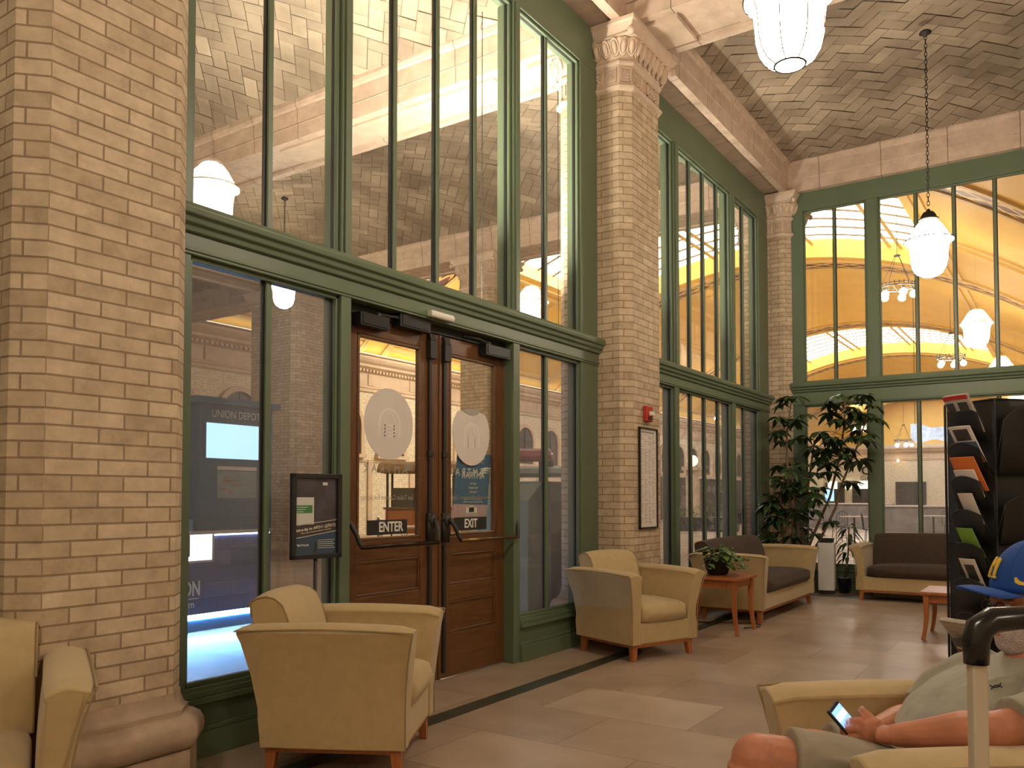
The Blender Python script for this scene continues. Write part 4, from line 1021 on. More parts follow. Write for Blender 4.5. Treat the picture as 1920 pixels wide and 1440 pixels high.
screen((-9.0,44.2,1.55), 1.0, .8, math.radians(-35), 'blue screen seen between the side screen muntins, on its stand', M['screen2'], 1)
screen((-8.6,52,1.35), .6, .7, math.radians(-20), 'small blue screen in front of the dark shop window', None, 1)
screen((-10.8,43.6,1.5), .45, .9, math.radians(-35), 'narrow violet-blue screen beside the larger cyan screen', None, 1)
# suspended glowing blue banner sign
r = empty('hanging_banner', (-.2,30.2,3.25), math.radians(-14), 'glowing blue wavy banner hanging in the hall beside the rack', 'banner')
b = MB(); rs = []
for i in range(13):
    x = -.75+1.7*i/12; rs.append([(x, .05*math.sin(i*.8), -.28-.05*math.sin(i*.9)+(.10 if i > 0 else .25)), (x, .05*math.sin(i*.8), .42-.30*i/12+.04*math.sin(i)), (x, .05*math.sin(i*.8)+.02, .42-.30*i/12+.04*math.sin(i)), (x, .05*math.sin(i*.8)+.02, -.28-.05*math.sin(i*.9)+(.10 if i > 0 else .25))])
m, nt, bs, N, L, o = nodes('blue_banner'); n_ = N('TexNoise'); n_.inputs['Scale'].default_value = 3; n_.inputs['Distortion'].default_value = 2; tc = N('TexCoord'); L(tc.outputs['Object'], n_.inputs[0])
rp = ramp(N, (.03,.30,.80), (.55,.85,1.0), .35, .6); L(n_.outputs[0], rp.inputs[0]); L(rp.outputs[0], bs.inputs['Emission Color']); bs.inputs['Emission Strength'].default_value = .9
b.rings(rs); b.build('lit_panel', m, r); MB().tube([(-.6,0,.4),(-.6,0,5.2)], .01, 6).tube([(.7,0,.2),(.7,0,5.0)], .01, 6).build('suspension_wires', M['iron'], r)
# dark storefront with pale ledge along the side wall
r = empty('shop_front', (-16.1,52,0), 0, 'dark shop front with pale ledge under the arched windows', 'shop front')
MB().box(0,-9.5,0,.9,9.5,2.35).build('body', M['dark'], r); MB().box(0,-9.6,2.35,1.1,9.6,2.5).build('ledge', M['cornice'], r)
for k in range(2): MB().box(.9,-6+1.1*k,1.75,.95,-5.3+1.1*k,2.3).build('sign_panel', M['boxlight'], r)

# ------------------------------------------------------------------ information kiosk with lit desk (union depot)
M['navy'] = simple('navy_panel', (.03,.095,.19), .45, .1, 3); M['navy2'] = simple('grey_blue_panel', (.11,.21,.34), .5, .1, 3)
M['slate'] = brickmat('slate_tile', (.04,.08,.22), (.13,.16,.34), (.02,.03,.05), .30, .15, .003, bump=.2, rough=.4)
M['bluestrip'] = emis('blue_led_strip', (.22,.55,1.0), 110); M['whitebox'] = emis('lit_niche', (.80,.88,1.0), 3.5); M['bluewash'] = emis('blue_display', (.42,.80,1.0), 1.6)
K = empty('information_kiosk', (-3.22,5.05,0), 0, 'navy union depot information kiosk with lit screen and tiled desk', 'kiosk')
MB().box(-.30,-.20,0,.0,.66,2.16).build('tower', M['navy'], K, bev=.01)
MB().box(-.42,-.26,2.14,.05,.72,2.20).build('tower_top', M['navy'], K)
MB().box(-.44,-.80,0,-.26,-.20,2.12).build('side_panel', M['navy2'], K)
text('kiosk_lettering', 'UNION DEPOT', .105, M['lettering'], K, (.004,.215,2.045), FACE_PX, .001, sx=.80)
MB().box(0,-.13,1.62,.012,.50,1.955).build('upper_screen', M['bluewash'], K); MB().box(0,-.15,1.60,.008,.56,1.975).build('screen_bezel', M['navy'], K)
b = MB().box(0,.0,1.24,.006,.46,1.50).build('depot_map', simple('map_paper', (.22,.29,.30), .5), K)
MB().box(0,.0,1.51,.006,.46,1.545).build('map_title_bar', M['paper'], K)
g = MB(); rr = random.Random(8)
for i in range(14):
    y, z = .04+rr.random()*.22, 1.27+rr.random()*.18; g.box(.006,y,z,.0075,y+rr.uniform(.02,.10),z+rr.uniform(.006,.02))
g.build('map_lines', simple('map_red', (.35,.16,.12), .6), b)
D = MB(); D.box(-.24,-1.1,.16,-.0,-.20,.90); D.box(.002,-1.1,.16,.03,.62,.90); D.build('desk', M['slate'], K); MB().box(-.26,-1.12,.90,.045,-.205,.93).box(.003,-.205,.90,.045,.64,.93).build('desk_top', M['paper'], K)
MB().box(.0,-1.1,0,.012,.60,.10).build('plinth', M['navy'], K)
MB().box(.003,-1.1,.11,.022,.60,.155).build('led_strip', M['bluestrip'], K); MB().box(.032,-1.1,.885,.044,.60,.898).build('added_counter_strip', emis('added_counter_strip', (.7,.8,1), 9), K)  # the strip under the counter edge is added to brighten the desk face
n_ = MB().box(.031,-.42,.66,.040,-.08,.89).build('lit_niche', M['whitebox'], K)
MB().box(.031,-.44,.64,.05,-.42,.91).box(.031,-.08,.64,.05,-.06,.91).box(.031,-.44,.64,.05,-.06,.66).build('niche_frame', M['paper'], K)
MB().box(.041,-.42,.70,.05,-.32,.90).build('niche_bottle', simple('plum_plastic',(.12,.02,.06),.4), K)
text('desk_lettering', 'ION', .19, M['lettering'], K, (.033,-.41,.395), FACE_PX, .001, sx=.62, bold=.004, align='LEFT')
text('desk_lettering', '.com', .09, M['lettering'], K, (.033,-.43,.255), FACE_PX, .001, align='LEFT')
MB().box(.03,-.52,.305,.034,-.21,.312).build('lettering_rule', M['lettering'], K)
tag(MB().box(-3.34,4.62,.932,-3.28,4.70,1.13).build('paper_stack', emis('leaflet_painted_glow', (.6,.8,1), .8), None), 'upright pale leaflet standing on the kiosk desk', 'leaflet')  # glow put into the leaflet's material; the paper is no lamp
tag(MB().box(-3.36,4.73,.932,-3.26,4.83,1.04).build('leaflet_tray', simple('clear_blue_tray', (.12,.35,.6), .3), None, bev=.01), 'small blue tray on the kiosk desk', 'tray')

# ------------------------------------------------------------------ grey green cabinet behind the right pane
r = empty('tool_cabinet', (-.95,6.98,0), math.radians(0), 'grey green peaked cabinet standing close behind the narrow pane', 'cabinet')
M['cab'] = simple('grey_green_enamel', (.16,.22,.17), .5, .05)
b = MB(); b.prof_x([(-.42,0),(.42,0),(.42,1.28),(.20,1.38),(-.20,1.38),(-.42,1.22)], -.30, .30); b.build('body', M['cab'], r, bev=.01)
MB().box(-.31,-.2,1.375,.31,.2,1.40).build('cap', M['cab'], r)
MB().box(.30,-.02,.1,.305,.36,1.2).build('door', simple('dark_cabinet_door', (.06,.07,.06), .5), r)

# ------------------------------------------------------------------ vendor carts in the hall
def cart(loc, rz, label, roofc, bodyc, L_=1.5, h=2.0, finial=False):
    r = empty('vendor_cart', loc, rz, label, 'vendor cart', 'vendor carts in the great hall')
    MB().box(-L_/2,-.45,.45,L_/2,.45,.98).build('counter_box', bodyc, r, bev=.01)
    MB().box(-L_/2-.05,-.5,.98,L_/2+.05,.5,1.02).build('counter_top', M['brass'], r)
    for sx in (1,-1):
        for sy in (1,-1): MB().box(sx*(L_/2-.03)-.025,sy*.42-.025,.45,sx*(L_/2-.03)+.025,sy*.42+.025,h-.2).build('post', M['black'], r)
    b = MB(); sec = [(-.58,h-.22),(-.60,h-.15),(-.40,h-.03),(0,h+.04),(.40,h-.03),(.60,h-.15),(.58,h-.22)]
    b.prof_x(sec, -L_/2-.18, L_/2+.18); b.build('roof', roofc, r, bev=.02)
    for sx in (1,-1):
        R = Euler((PI/2,0,0)).to_matrix(); w = MB().torus((sx*L_*.3,.5,.33), .30, .018, 28, 6, R)
        for k in range(8): w.tube([(sx*L_*.3,.5,.33),(sx*L_*.3+.3*math.cos(k*PI/4),.5,.33+.3*math.sin(k*PI/4))], .008, 5)
        w.build('wheel', M['black'], r)
    MB().box(-L_/2+.1,-.2,1.02,L_/2-.1,.2,1.45).build('display_case', simple('case_dark',(.10,.07,.045),.3), r)
    MB().box(-L_/2,-.5,.45,-L_/2+.03,.5,.98).box(-.05,.45,.6,.3,.46,.85).build('painted_panel', simple('red_panel',(.42,.05,.02),.5), r)
    if finial: MB().lathe([(.10,0),(.05,.2),(.02,.45),(.01,.55)], 4, (0,0,h+.03)).build('finial', M['black'], r)
    return r
cart((-8.55,14.4,0), math.radians(35), 'tan-roofed vendor cart with orange panels behind the enter sign', simple('tan_canvas',(.33,.20,.08),.7), simple('orange_panel',(.50,.17,.04),.5))
cart((-6.4,14.9,0), math.radians(35), 'red-roofed vendor cart behind the blue poster', simple('red_canvas',(.33,.04,.025),.6), simple('red_panel2',(.40,.04,.02),.5), 1.2, 2.25)
cart((-6.9,17.2,0), math.radians(15), 'red and green barrel-roofed cart behind the narrow pane', simple('green_canvas',(.10,.16,.13),.5), M['dark'], 2.4, 1.95, True)
# bistro chairs and tables
def bistro(kind, loc, rz, label):
    r = empty(kind, loc, rz, label, 'chair' if 'chair' in kind else 'table', 'black wire furniture in the hall')
    if 'chair' in kind:
        MB().lathe([(.20,.44),(.20,.46)], 20).build('seat', M['black'], r)
        for k in range(4): a = PI/4+k*PI/2; MB().tube([(.16*math.cos(a),.16*math.sin(a),.45),(.21*math.cos(a),.21*math.sin(a),0)], .009, 6).build('leg', M['black'], r)
        b = MB().tube([(-.17,-.15,.45),(-.21,-.15,.80),(-.22,0,.88),(-.21,.15,.80),(-.17,.15,.45)], .009, 6)
        for y in (-.07,0,.07): b.tube([(-.18,y,.45),(-.215,y,.86)], .006, 5)
        b.build('backrest', M['black'], r)
    else:
        MB().lathe([(.35,.72),(.36,.745)], 28).build('table_top', M['paper'], r); MB().tube([(0,0,.02),(0,0,.72)], .025, 8).lathe([(.22,0),(.22,.02)], 20).build('pedestal', M['black'], r)
    return r
bs_ = [('wire_chair',-6.6,11.2,.5,'black wire chair behind the enter plate'),('wire_chair',-5.9,11.9,2.4,'second black wire chair behind the enter plate'),('wire_chair',-4.9,10.6,1.2,'black wire chair behind the exit plate'),('cafe_table',-5.9,11.1,0,'small round table among the wire chairs'),
       ('wire_chair',-6.5,30,.4,'dark chair in the hall behind the loveseat'),('wire_chair',-1.8,24,2.2,'dark chair in the hall left of the plant trunk'),('wire_chair',-.6,22,.3,'dark chair in the hall behind the second loveseat'),('cafe_table',-1.2,23,0,'white round table in the hall behind the second loveseat'),
       ('cafe_table',.4,25,0,'white round table in the hall near the rack'),('wire_chair',.7,26.2,1,'dark chair in the hall near the rack')]
for k, x, y, rz, lab in bs_: bistro(k, (x, y, 0), rz, lab)
def counter(loc, w, d, h, rz, label, body, top):
    r = empty('service_counter', loc, rz, label, 'counter', 'counters in the great hall'); MB().box(-w/2,-d/2,0,w/2,d/2,h-.05).build('body', body, r, bev=.01); MB().box(-w/2-.05,-d/2-.05,h-.05,w/2+.05,d/2+.05,h).build('counter_top', top, r)
counter((-5.2,36,0), 5.5, .9, 1.0, 0, 'long dark counter with pale top behind the umbrella plants', M['concrete'], M['paper'])
counter((-.6,33,0), 3.5, .8, .95, 0, 'grey counter with pale top behind the second loveseat', M['concrete'], M['paper'])
def planter(loc, w, label, seed):
    r = empty('hedge_planter', loc, 0, label, 'planter', 'hedge planters in the hall'); rr = random.Random(seed)
    MB().box(-w/2,-.3,0,w/2,.3,.5).build('trough', M['dgrey'], r, bev=.01); f = MB()
    for k in range(240): leaflet(f, (rr.uniform(-w/2,w/2), rr.uniform(-.25,.25), .5+rr.random()*.35), (rr.uniform(-1,1),rr.uniform(-1,1),rr.uniform(-.2,1)), (0,0,1), .12, .06, .2)
    tag(f.build('foliage', M['leaf2'], r), kind='stuff')
planter((-7.6,29.2,0), 2.2, 'hedge planter seen through the side screen under the cyan screen', 2)
planter((-9.2,38.5,0), 1.6, 'hedge planter farther back beside the pale column lamp', 3)
for x, y, lab in ((-9.6,33,'pale square pillar close to the brick column edge, seen through the side screen'),):
    r = empty('lit_pillar', (x,y,0), 0, lab, 'pillar'); MB().box(-.22,-.22,0,.22,.22,2.35).build('shaft', M['cornice'], r); MB().box(-.35,-.35,2.35,.35,.35,2.5).build('cap', M['cornice'], r); MB().ball((0,0,2.75),(.22,.22,.24),14,8).build('globe', emis('pillar_globe',(1,.8,.5),2.5), r, smooth=True)
# ------------------------------------------------------------------ seated man with phone
MP, MR = Vector((3.295,2.51,0)), math.radians(214)
def Lc(u, v, y):        # a point of the sitter's own frame read off at lateral offset y
    d = 2.246-y; return (1.16-(u-960)*d/1567, y, 1.25-(v-932)*d/1567)
SK = simple('ruddy_skin', (.50,.20,.115), .5, .14, 14, .12, 60, spec=.4); m = SK  # reddish skin colour, varied at random
SK.node_tree.nodes['Principled BSDF'].inputs['Subsurface Weight'].default_value = .08
SHIRT = simple('heather_grey_cotton', (.34,.325,.255), .9, .14, 9, .6, 11, sheen=.2)
SHORT = simple('khaki_grey_cotton', (.31,.27,.205), .9, .08, 9, .6, 9)
CAPB = simple('royal_blue_cotton', (.010,.070,.34), .8, .06, 30, .15, 300)
BEARD = simple('white_stubble', (.55,.45,.42), .95, .15, 60, .8, 160)
YEL = simple('yellow_embroidery', (.80,.55,.08), .7)
def remesh(o, vox, sm=4, sub=0):
    r = o.modifiers.new('r', 'REMESH'); r.mode = 'VOXEL'; r.voxel_size = vox; r.use_smooth_shade = True
    s = o.modifiers.new('s', 'SMOOTH'); s.iterations = sm; s.factor = .5; return o
PM = empty('person', MP, MR, 'seated man in blue cap and grey shirt looking down at a phone', 'person')
b = MB()
b.tube([(-.16,0,.52),(-.12,0,.62),(-.15,0,.72),(-.20,0,.79),(-.225,0,.84)], [(.13,.09),(.16,.11),(.14,.08),(.065,.05),(.05,.05)], 16)
b.tube([(-.215,0,.78),(-.235,0,.90)], .056, 14)
b.ball((-.242,0,.985), (.098,.077,.105), 18, 14); b.ball((-.222,0,.925), (.084,.066,.105), 18, 14); b.ball((-.195,0,.868), (.052,.045,.042), 14, 10)
b.tube([(-.143,0,.965),(-.128,0,.94),(-.120,0,.918),(-.140,0,.908)], [.010,.013,.017,.010], 10)
b.ball((-.140,.016,.915), .010, 8, 6); b.ball((-.140,-.016,.915), .010, 8, 6)
b.ball((-.143,0,.886), (.012,.024,.006), 10, 6); b.ball((-.146,0,.876), (.012,.022,.007), 10, 6)
for s in (1,-1):
    b.ball((-.150,s*.032,.975), (.012,.020,.008), 8, 6); b.ball((-.158,s*.042,.925), (.02,.02,.022), 8, 6)
    b.torus((-.245,s*.078,.940), .022, .007, 16, 6, Euler((PI/2,0,.35*s)).to_matrix(), (.7,1.25)); b.ball((-.243,s*.076,.915), (.009,.006,.012), 8, 6)
    # legs
    kx, kz = (.545,.588) if s > 0 else (.35,.530)
    b.tube([(-.14,s*.10,.52),(.15,s*.12,.525),(kx-.12,s*.13,kz-.015),(kx-.02,s*.13,kz)], [.085,.080,.070,.068], 14)
    b.ball((kx,s*.13,kz), (.066,.064,.070), 14, 10)
    b.tube([(kx+.01,s*.13,kz-.01),(kx+.02,s*.13,.45),(kx+.01,s*.13,.30),(kx,s*.13,.12),(kx,s*.13,.08)], [.064,.060,.060,.042,.042], 14)
# arms
WL = Vector(Lc(1668,1374,.135)); EL = Vector((.035,.285,.705)); WR = Vector((.21,-.04,.605)); ER = Vector((-.04,-.25,.595))
for s, E_, W_2 in ((1,EL,WL),(-1,ER,WR)):
    b.tube([(-.20,s*.17,.735),(-.12,s*.245,.72 if s > 0 else .67),tuple(E_)], [.050,.050,.047], 14)
    b.ball(tuple(E_), .047, 12, 10)
    P1 = E_.lerp(W_2,.30); P2 = E_.lerp(W_2,.7)
    b.tube([tuple(E_),tuple(P1+Vector((0,0,.004))),tuple(P2),tuple(W_2)], [(.047,.047),(.050,.048),(.039,.036),(.032,.027)], 14)
# phone frame vectors
l = Vector((.6,-.27,.75)).normalized(); s_ = Vector((-.6,-.77,.2)); s_ = (s_-l*s_.dot(l)).normalized(); n_ = s_.cross(l); 
if n_.y < 0: n_ = -n_
PC = Vector(Lc(1592,1364,.05)); hl, hw_ = .076, .0365
def ph(a, c, e=0): return tuple(PC + l*a + s_*c + n_*e)
# near (left) hand: back of the hand beside the lower part of the phone, fingers curling round behind it
KC = Vector(Lc(1638,1372,.115))
b.tube([tuple(WL),tuple(WL.lerp(KC,.6)),tuple(KC)], [(.030,.024),(.036,.023),(.038,.020)], 14)
b.ball(tuple(KC.lerp(Vector(Lc(1612,1370,.095)),.45)), (.026,.018,.036), 14, 10)
for i, (u_, v_) in enumerate(((1608,1347),(1601,1362),(1601,1379),(1607,1395))):
    q = Vector(Lc(u_, v_, .092)); L_ = (.9,1,1,.85)[i]
    p1 = q+Vector((.016,-.020,-.006))*L_; p2 = p1+Vector((.000,-.026,-.008))*L_; p3 = p2+Vector((-.018,-.010,-.004))*L_
    b.tube([tuple(KC.lerp(q,.45)), tuple(q), tuple(p1), tuple(p2), tuple(p3)], [.0115,.0108,.0095,.0088,.0075], 10); b.ball(tuple(p3), .0076, 8, 6)
tips = [KC+Vector((-.004,-.006,.020)), Vector(Lc(1628,1345,.095)), Vector(Lc(1618,1334,.085)), Vector(Lc(1609,1327,.078))]
b.tube([tuple(t) for t in tips], [.017,.0125,.0108,.0085], 10); b.ball(tuple(tips[-1]), .0088, 8, 6)
# far (right) hand: under the phone, fingertips curled up at the near edge
PR = PC - l*.030 - n_*.028 + Vector((.0,-.01,-.012))
b.tube([tuple(WR),tuple(WR.lerp(PR,.5)),tuple(PR)], [(.030,.023),(.038,.021),(.036,.018)], 14)
for i, a in enumerate((.034,.012,-.010,-.032)):
    base = PR + l*(a*1.0) - s_*.022; L_ = (.028,.031,.030,.024)[i]
    p1 = base - s_*L_*.8 + n_*.006; p2 = p1 + n_*L_*.75 - s_*.008; p3 = p2 + n_*.008 + s_*L_*.5
    b.tube([tuple(PR+l*a*.6), tuple(base), tuple(p1), tuple(p2), tuple(p3)], [.011,.010,.0095,.0088,.0075], 10); b.ball(tuple(p3), .0076, 8, 6)
T1 = PR + l*.03 + s_*.02; b.tube([tuple(PR), tuple(T1), tuple(T1+l*.025+s_*.008+n_*.015), tuple(T1+l*.04+n_*.03)], [.014,.013,.011,.009], 10)
remesh(b.build('body', SK, PM), .0042, 3)
# fingernail of the raised thumb
MB().ball(tuple(tips[-1]+Vector((-.001,.006,.003))), (.006,.003,.008), 8, 6).build('thumb_nail', simple('nail', (.65,.38,.30), .35), PM, smooth=True)
# beard, hair, eyes
b = MB(); b.ball((-.206,0,.885), (.073,.066,.056), 18, 12); b.ball((-.190,0,.862), (.055,.050,.036), 14, 10); b.ball((-.235,0,.905), (.055,.070,.055), 14, 10); remesh(b.build('beard', BEARD, PM), .005, 2)
b = MB(); b.ball((-.275,0,.965), (.075,.079,.075), 18, 12); b.ball((-.225,0,.975), (.06,.0785,.035), 16, 10); remesh(b.build('hair', simple('grey_hair', (.36,.31,.28), .9, .2, 50, .8, 140), PM), .006, 1)
for s in (1,-1):
    e = MB().ball((-.146,s*.032,.958), .011, 12, 8).build('eye', simple('eye_white', (.7,.66,.6), .2), PM, smooth=True)
    MB().ball((-.1365,s*.032,.955), .0045, 10, 6).build('iris', M['black'], e, smooth=True)
b = MB()
for s in (1,-1):
    b.torus((-.128,s*.032,.955), .021, .0014, 20, 5, Euler((0,PI/2,0)).to_matrix(), (.8,1)); b.tube([(-.130,s*.052,.962),(-.165,s*.080,.963),(-.245,s*.084,.958),(-.262,s*.082,.945)], .0022, 6)
b.tube([(-.126,-.012,.960),(-.122,0,.963),(-.126,.012,.960)], .0016, 5); b.build('glasses', M['black'], PM, smooth=True)
# cap
cc, cr = Vector((-.240,0,.998)), (.112,.092,.138)
b = MB(); rs = []
for j in range(12):
    a = (PI/2)*j/11; rr_ = max(math.cos(a), .02); rs.append([(cc.x+cr[0]*rr_*math.cos(2*PI*i/36), cc.y+cr[1]*rr_*math.sin(2*PI*i/36), cc.z+cr[2]*math.sin(a)**1.05) for i in range(36)])
b.rings(rs, cap=False); cap = b.build('cap', CAPB, PM, smooth=True); so = cap.modifiers.new('t', 'SOLIDIFY'); so.thickness = .003
b = MB(); rs = []
for i in range(17):
    v = -1+2*i/16; y = v*.086; x0 = cc.x+cr[0]*math.sqrt(max(0,1-(y/cr[1])**2))*.985; x1 = -.135+.097*math.sqrt(max(0, 1-v*v*.96))
    ring = []
    for k in range(6): f = k/5; ring.append((x0+(x1-x0)*f, y, 1.012-.020*v*v+.016*math.sin(PI*f*.6)-.010*f-.006))
    rs.append(ring+[(p[0], p[1], p[2]-.004) for p in reversed(ring)])
b.rings(rs); b.build('visor', CAPB, cap, smooth=False, auto=50)
MB().ball((cc.x,0,cc.z+cr[2]), (.009,.009,.006), 10, 6).build('cap_button', CAPB, cap, smooth=True)
b = MB()
for k in range(6):
    a = k*PI/3+PI/6; b.tube([(cc.x+cr[0]*1.004*math.cos(t)*math.cos(a), cr[1]*1.004*math.cos(t)*math.sin(a), cc.z+cr[2]*1.003*math.sin(t)**1.05) for t in [PI/2*q/8 for q in range(9)]], .0011, 4)
b.build('cap_seams', CAPB, cap, smooth=True)
def on_cap(x, z, e=.0015):
    k = 1-((x-cc.x)/cr[0])**2-((z-cc.z)/cr[2])**2; y = cr[1]*math.sqrt(max(k, .01)); nv = Vector(((x-cc.x)/cr[0]**2, y/cr[1]**2, (z-cc.z)/cr[2]**2)).normalized(); return tuple(Vector((x,y,z))+nv*e)
# swoosh mark on the side of the cap
top = [(-.158,1.041),(-.161,1.033),(-.167,1.029),(-.178,1.029),(-.195,1.033),(-.215,1.040)]
bot = [(-.154,1.038),(-.154,1.026),(-.160,1.021),(-.172,1.020),(-.192,1.028),(-.215,1.0395)]
b = MB(); b.rings([[on_cap(*p) for p in top], [on_cap(*p) for p in bot]], cap=False, closed=False); b.build('swoosh_mark', YEL, cap)
b = MB()
def fr(y, z, e=.002):
    k = 1-(y/cr[1])**2-((z-cc.z)/cr[2])**2; return (cc.x+cr[0]*math.sqrt(max(k,.01))+e, y, z)
for q in [[(a-.030, z) for a, z in qq] for qq in ([(.030,1.035),(.030,1.085)],[(.030,1.085),(.012,1.062)],[(.012,1.062),(-.006,1.085)],[(-.006,1.085),(-.006,1.035)],[(.038,1.035),(.022,1.035)],[(.002,1.035),(-.014,1.035)])]:
    b.tube([fr(*[q[0][i]+(q[1][i]-q[0][i])*t/4 for i in (0,1)]) for t in range(5)], .0042, 6)
b.build('front_emblem', YEL, cap, smooth=True)
# shirt
def ell(cx, z, rx, ry, n=28, tilt=0): return [(cx+rx*math.cos(2*PI*i/n), ry*math.sin(2*PI*i/n), z+tilt*rx*math.cos(2*PI*i/n)) for i in range(n)]
b = MB()
b.rings([ell(-.12,.46,.15,.195), ell(-.10,.50,.175,.21), ell(-.075,.57,.180,.215,tilt=.02), ell(-.06,.63,.178,.218,tilt=.0), ell(-.09,.69,.172,.222,tilt=-.04), ell(-.14,.745,.155,.215,tilt=-.10), ell(-.180,.785,.125,.175,tilt=-.15), ell(-.208,.812,.090,.110,tilt=-.2), ell(-.220,.838,.066,.072,tilt=-.25)])
for s, H_ in ((1,EL),(-1,ER)):
    e = Vector((-.11,s*.25,.725 if s > 0 else .67)); h_ = e.lerp(H_,.62)
    b.tube([(-.185,s*.12,.765),(-.17,s*.19,.755 if s > 0 else .73),tuple(e),tuple(h_)], [.066,.076,.074,.068], 16)
    b.tube([tuple(e.lerp(H_,.50)),tuple(e.lerp(H_,.66))], [.070,.071], 18)
r = random.Random(2)
for pts in ([(.085,.10,.60),(.02,.16,.655),(-.06,.20,.70),(-.13,.21,.74)],[(.09,.0,.63),(.03,.10,.685),(-.05,.16,.725)],[(-.02,.20,.62),(-.08,.225,.68),(-.15,.22,.72)],[(.10,-.02,.58),(.09,.08,.57),(.05,.16,.56)],[(-.02,.02,.745),(-.09,.08,.775),(-.16,.10,.795)]):
    b.tube(pts, [.006,.014,.013,.005][:len(pts)], 8)
remesh(b.build('shirt', SHIRT, PM), .0065, 4)
b = MB(); b.tube([(-.150+.0,0,.795)]+[(-.216+.066*math.cos(t), .070*math.sin(t), .825-.030*math.cos(t)) for t in [2*PI*k/24 for k in range(1,24)]]+[(-.150,0,.795)], .0055, 8); b.build('collar', SHIRT, PM, smooth=True)
b = MB(); cm, e1_, e2_, nn_ = Vector((-.0735,.1005,.7675)), Vector((-.00103,.00058,.0004)), Vector((.0008,.0021,-.0009)), Vector((.45,.2,.87))
for sg in (1,-1): b.tube([tuple(cm+e1_*px_+e2_*py_*sg+nn_*.0012) for px_, py_ in ((-10,-4),(-7,0),(-3,1.5),(3,1.5),(7,0),(10,-4))], .0016, 6)
b.build('shirt_logo', simple('dark_logo_print', (.04,.04,.04), .8), PM, smooth=True)
# shorts
b = MB()
b.rings([[(-.26,y,z) for y, z in rrect(-.19,.19,.44,.60,.06)],[(-.05,y,z) for y, z in rrect(-.19,.19,.44,.62,.07)],[(.08,y,z) for y, z in rrect(-.19,.20,.445,.605,.07)]])
for s in (1,-1):
    kx, kz = (.545,.588) if s > 0 else (.35,.530)
    R_ = 1 if s > 0 else .9; b.tube([(-.05,s*.10,.52),(.15,s*.12,.52),(kx-.18,s*.13,kz-.015),(kx-.085,s*.13,kz-.005)], [.090*R_,.088*R_,.086*R_,.085*R_], 18)
    b.tube([(kx-.105,s*.13,kz-.005),(kx-.078,s*.13,kz-.002)], [.088,.088], 18)
for pts in ([(.40,.16,.645),(.36,.12,.65),(.33,.07,.62)],[(.26,.19,.585),(.22,.13,.617),(.16,.08,.61)],[(.12,.19,.57),(.14,.13,.61),(.10,.07,.60)],[(.42,.20,.62),(.30,.21,.60),(.15,.215,.585)]): b.tube(pts, [.006,.012,.006], 8)
remesh(b.build('shorts', SHORT, PM), .0065, 3)
for s in (1,-1):
    b = MB(); b.ball((.58,s*.13,.045), (.14,.05,.045), 16, 10); b.ball((.52,s*.13,.07), (.06,.045,.07), 12, 8); remesh(b.build('shoe', M['white'], PM), .007, 2)
# phone
PH = empty('smartphone', (0,0,0), 0, 'black smartphone with lit blue screen held in the man\'s hands', 'phone')
Rm = Matrix((s_, l, n_)).transposed()
PH.matrix_world = (Matrix.Translation(MP) @ Matrix.Rotation(MR, 4, 'Z')) @ Matrix.Translation(PC) @ Rm.to_4x4()
MB().box(-hw_,-hl,-.0045,hw_,hl,.0045).build('casing', M['black'], PH, bev=.0035, seg=3)
def scr(x0, y0, x1, y1, col, st, nm, z=.0052): MB().box(x0,y0,.0046,x1,y1,z).build(nm, emis(nm, col, st), PH)
scr(-.033,-.066,.033,.066,(.02,.25,.95),1.8,'lit_screen')
scr(-.031,.036,.031,.052,(.75,.95,1),2.4,'search_bar',.0055); scr(-.031,-.062,.031,-.020,(.85,.92,1),2.6,'white_list',.0055); scr(-.028,-.012,.006,.026,(.03,.12,.35),1.0,'dark_picture',.0055)

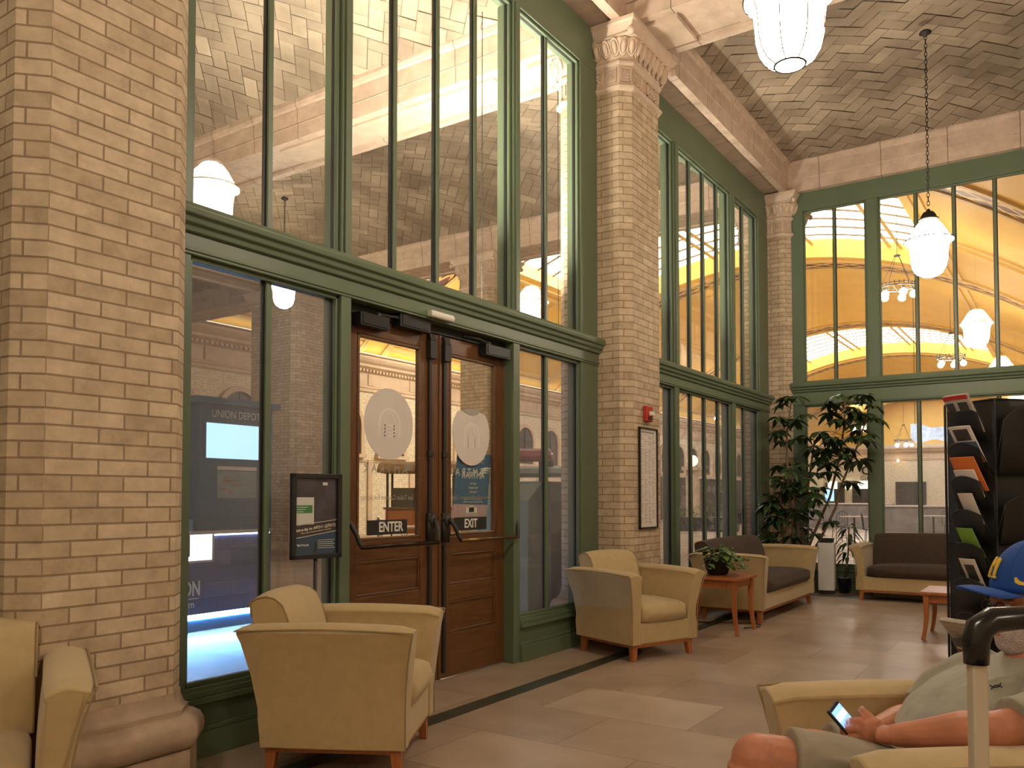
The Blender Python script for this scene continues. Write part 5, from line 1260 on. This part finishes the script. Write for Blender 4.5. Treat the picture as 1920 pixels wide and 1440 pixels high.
# ------------------------------------------------------------------ suitcase with raised handle
SU = empty('suitcase', MP, MR, 'black trolley suitcase with raised silver pole and black handle before the man', 'suitcase')
XA, YA, XB = .518, 1.085, .20
for x in (XA, XB):
    MB().box(x-.011,YA-.009,.60,x+.011,YA+.009,1.052).build('telescopic_pole', simple('silver_pole', (.62,.55,.45), .35, .05, metal=.25), SU, bev=.003)
b = MB(); b.tube([(XA+.001,YA,1.020),(XA+.001,YA,1.050),(XA-.004,YA,1.068),(XA-.022,YA,1.080),(XA-.06,YA,1.083),(XB+.06,YA,1.083),(XB+.022,YA,1.080),(XB+.004,YA,1.068),(XB-.001,YA,1.050),(XB-.001,YA,1.020)], [.016,.018,.019,.018,.016,.016,.018,.019,.018,.016], 14)
b.build('grip', simple('glossy_black_grip', (.012,.012,.012), .22, .1), SU, smooth=True)
MB().box((XA+XB)/2-.05,YA-.008,1.096,(XA+XB)/2+.05,YA+.008,1.102).build('release_button', M['dgrey'], SU, bev=.002)
MB().box(XB-.07,YA-.06,.06,XA+.07,YA+.15,.61).build('shell', M['black'], SU, bev=.03, seg=4)
MB().box(XB-.05,YA+.02,.61,XA+.05,YA+.11,.625).build('carry_strap', M['dgrey'], SU, bev=.004)
for x in (XB-.04, XA+.04):
    for y in (YA-.03, YA+.12): MB().tube([(x-.012,y,.03),(x+.012,y,.03)], .03, 16).build('wheel', M['dgrey'], SU)
# ------------------------------------------------------------------ camera and world
cam = bpy.data.cameras.new('camera'); co = bpy.data.objects.new('camera', cam); C.objects.link(co); SC.camera = co
co.location = (3.59, 0, 1.25); co.rotation_euler = (math.radians(92), 0, math.radians(34))
cam.sensor_fit = 'HORIZONTAL'; cam.sensor_width = 36; cam.lens = 36*1567/1920; cam.shift_y = 157/1920; cam.clip_start = .05; cam.clip_end = 300
w = bpy.data.worlds.new('world'); SC.world = w; w.use_nodes = True; w.node_tree.nodes['Background'].inputs[0].default_value = (.02,.025,.04,1); w.node_tree.nodes['Background'].inputs[1].default_value = .3
SC.view_settings.view_transform = 'Standard'; SC.view_settings.look = 'None'; SC.view_settings.gamma = 1; SC.view_settings.exposure = EXPO
cy = SC.cycles; cy.use_denoising = True
try: cy.denoiser = 'OPENIMAGEDENOISE'
except Exception: pass
cy.max_bounces = 10; cy.diffuse_bounces = 4; cy.glossy_bounces = 4; cy.transparent_max_bounces = 24; cy.transmission_bounces = 4
cy.sample_clamp_indirect = 6; cy.caustics_reflective = False; cy.caustics_refractive = False; cy.use_light_tree = True
cy.use_adaptive_sampling = True; cy.adaptive_threshold = .02
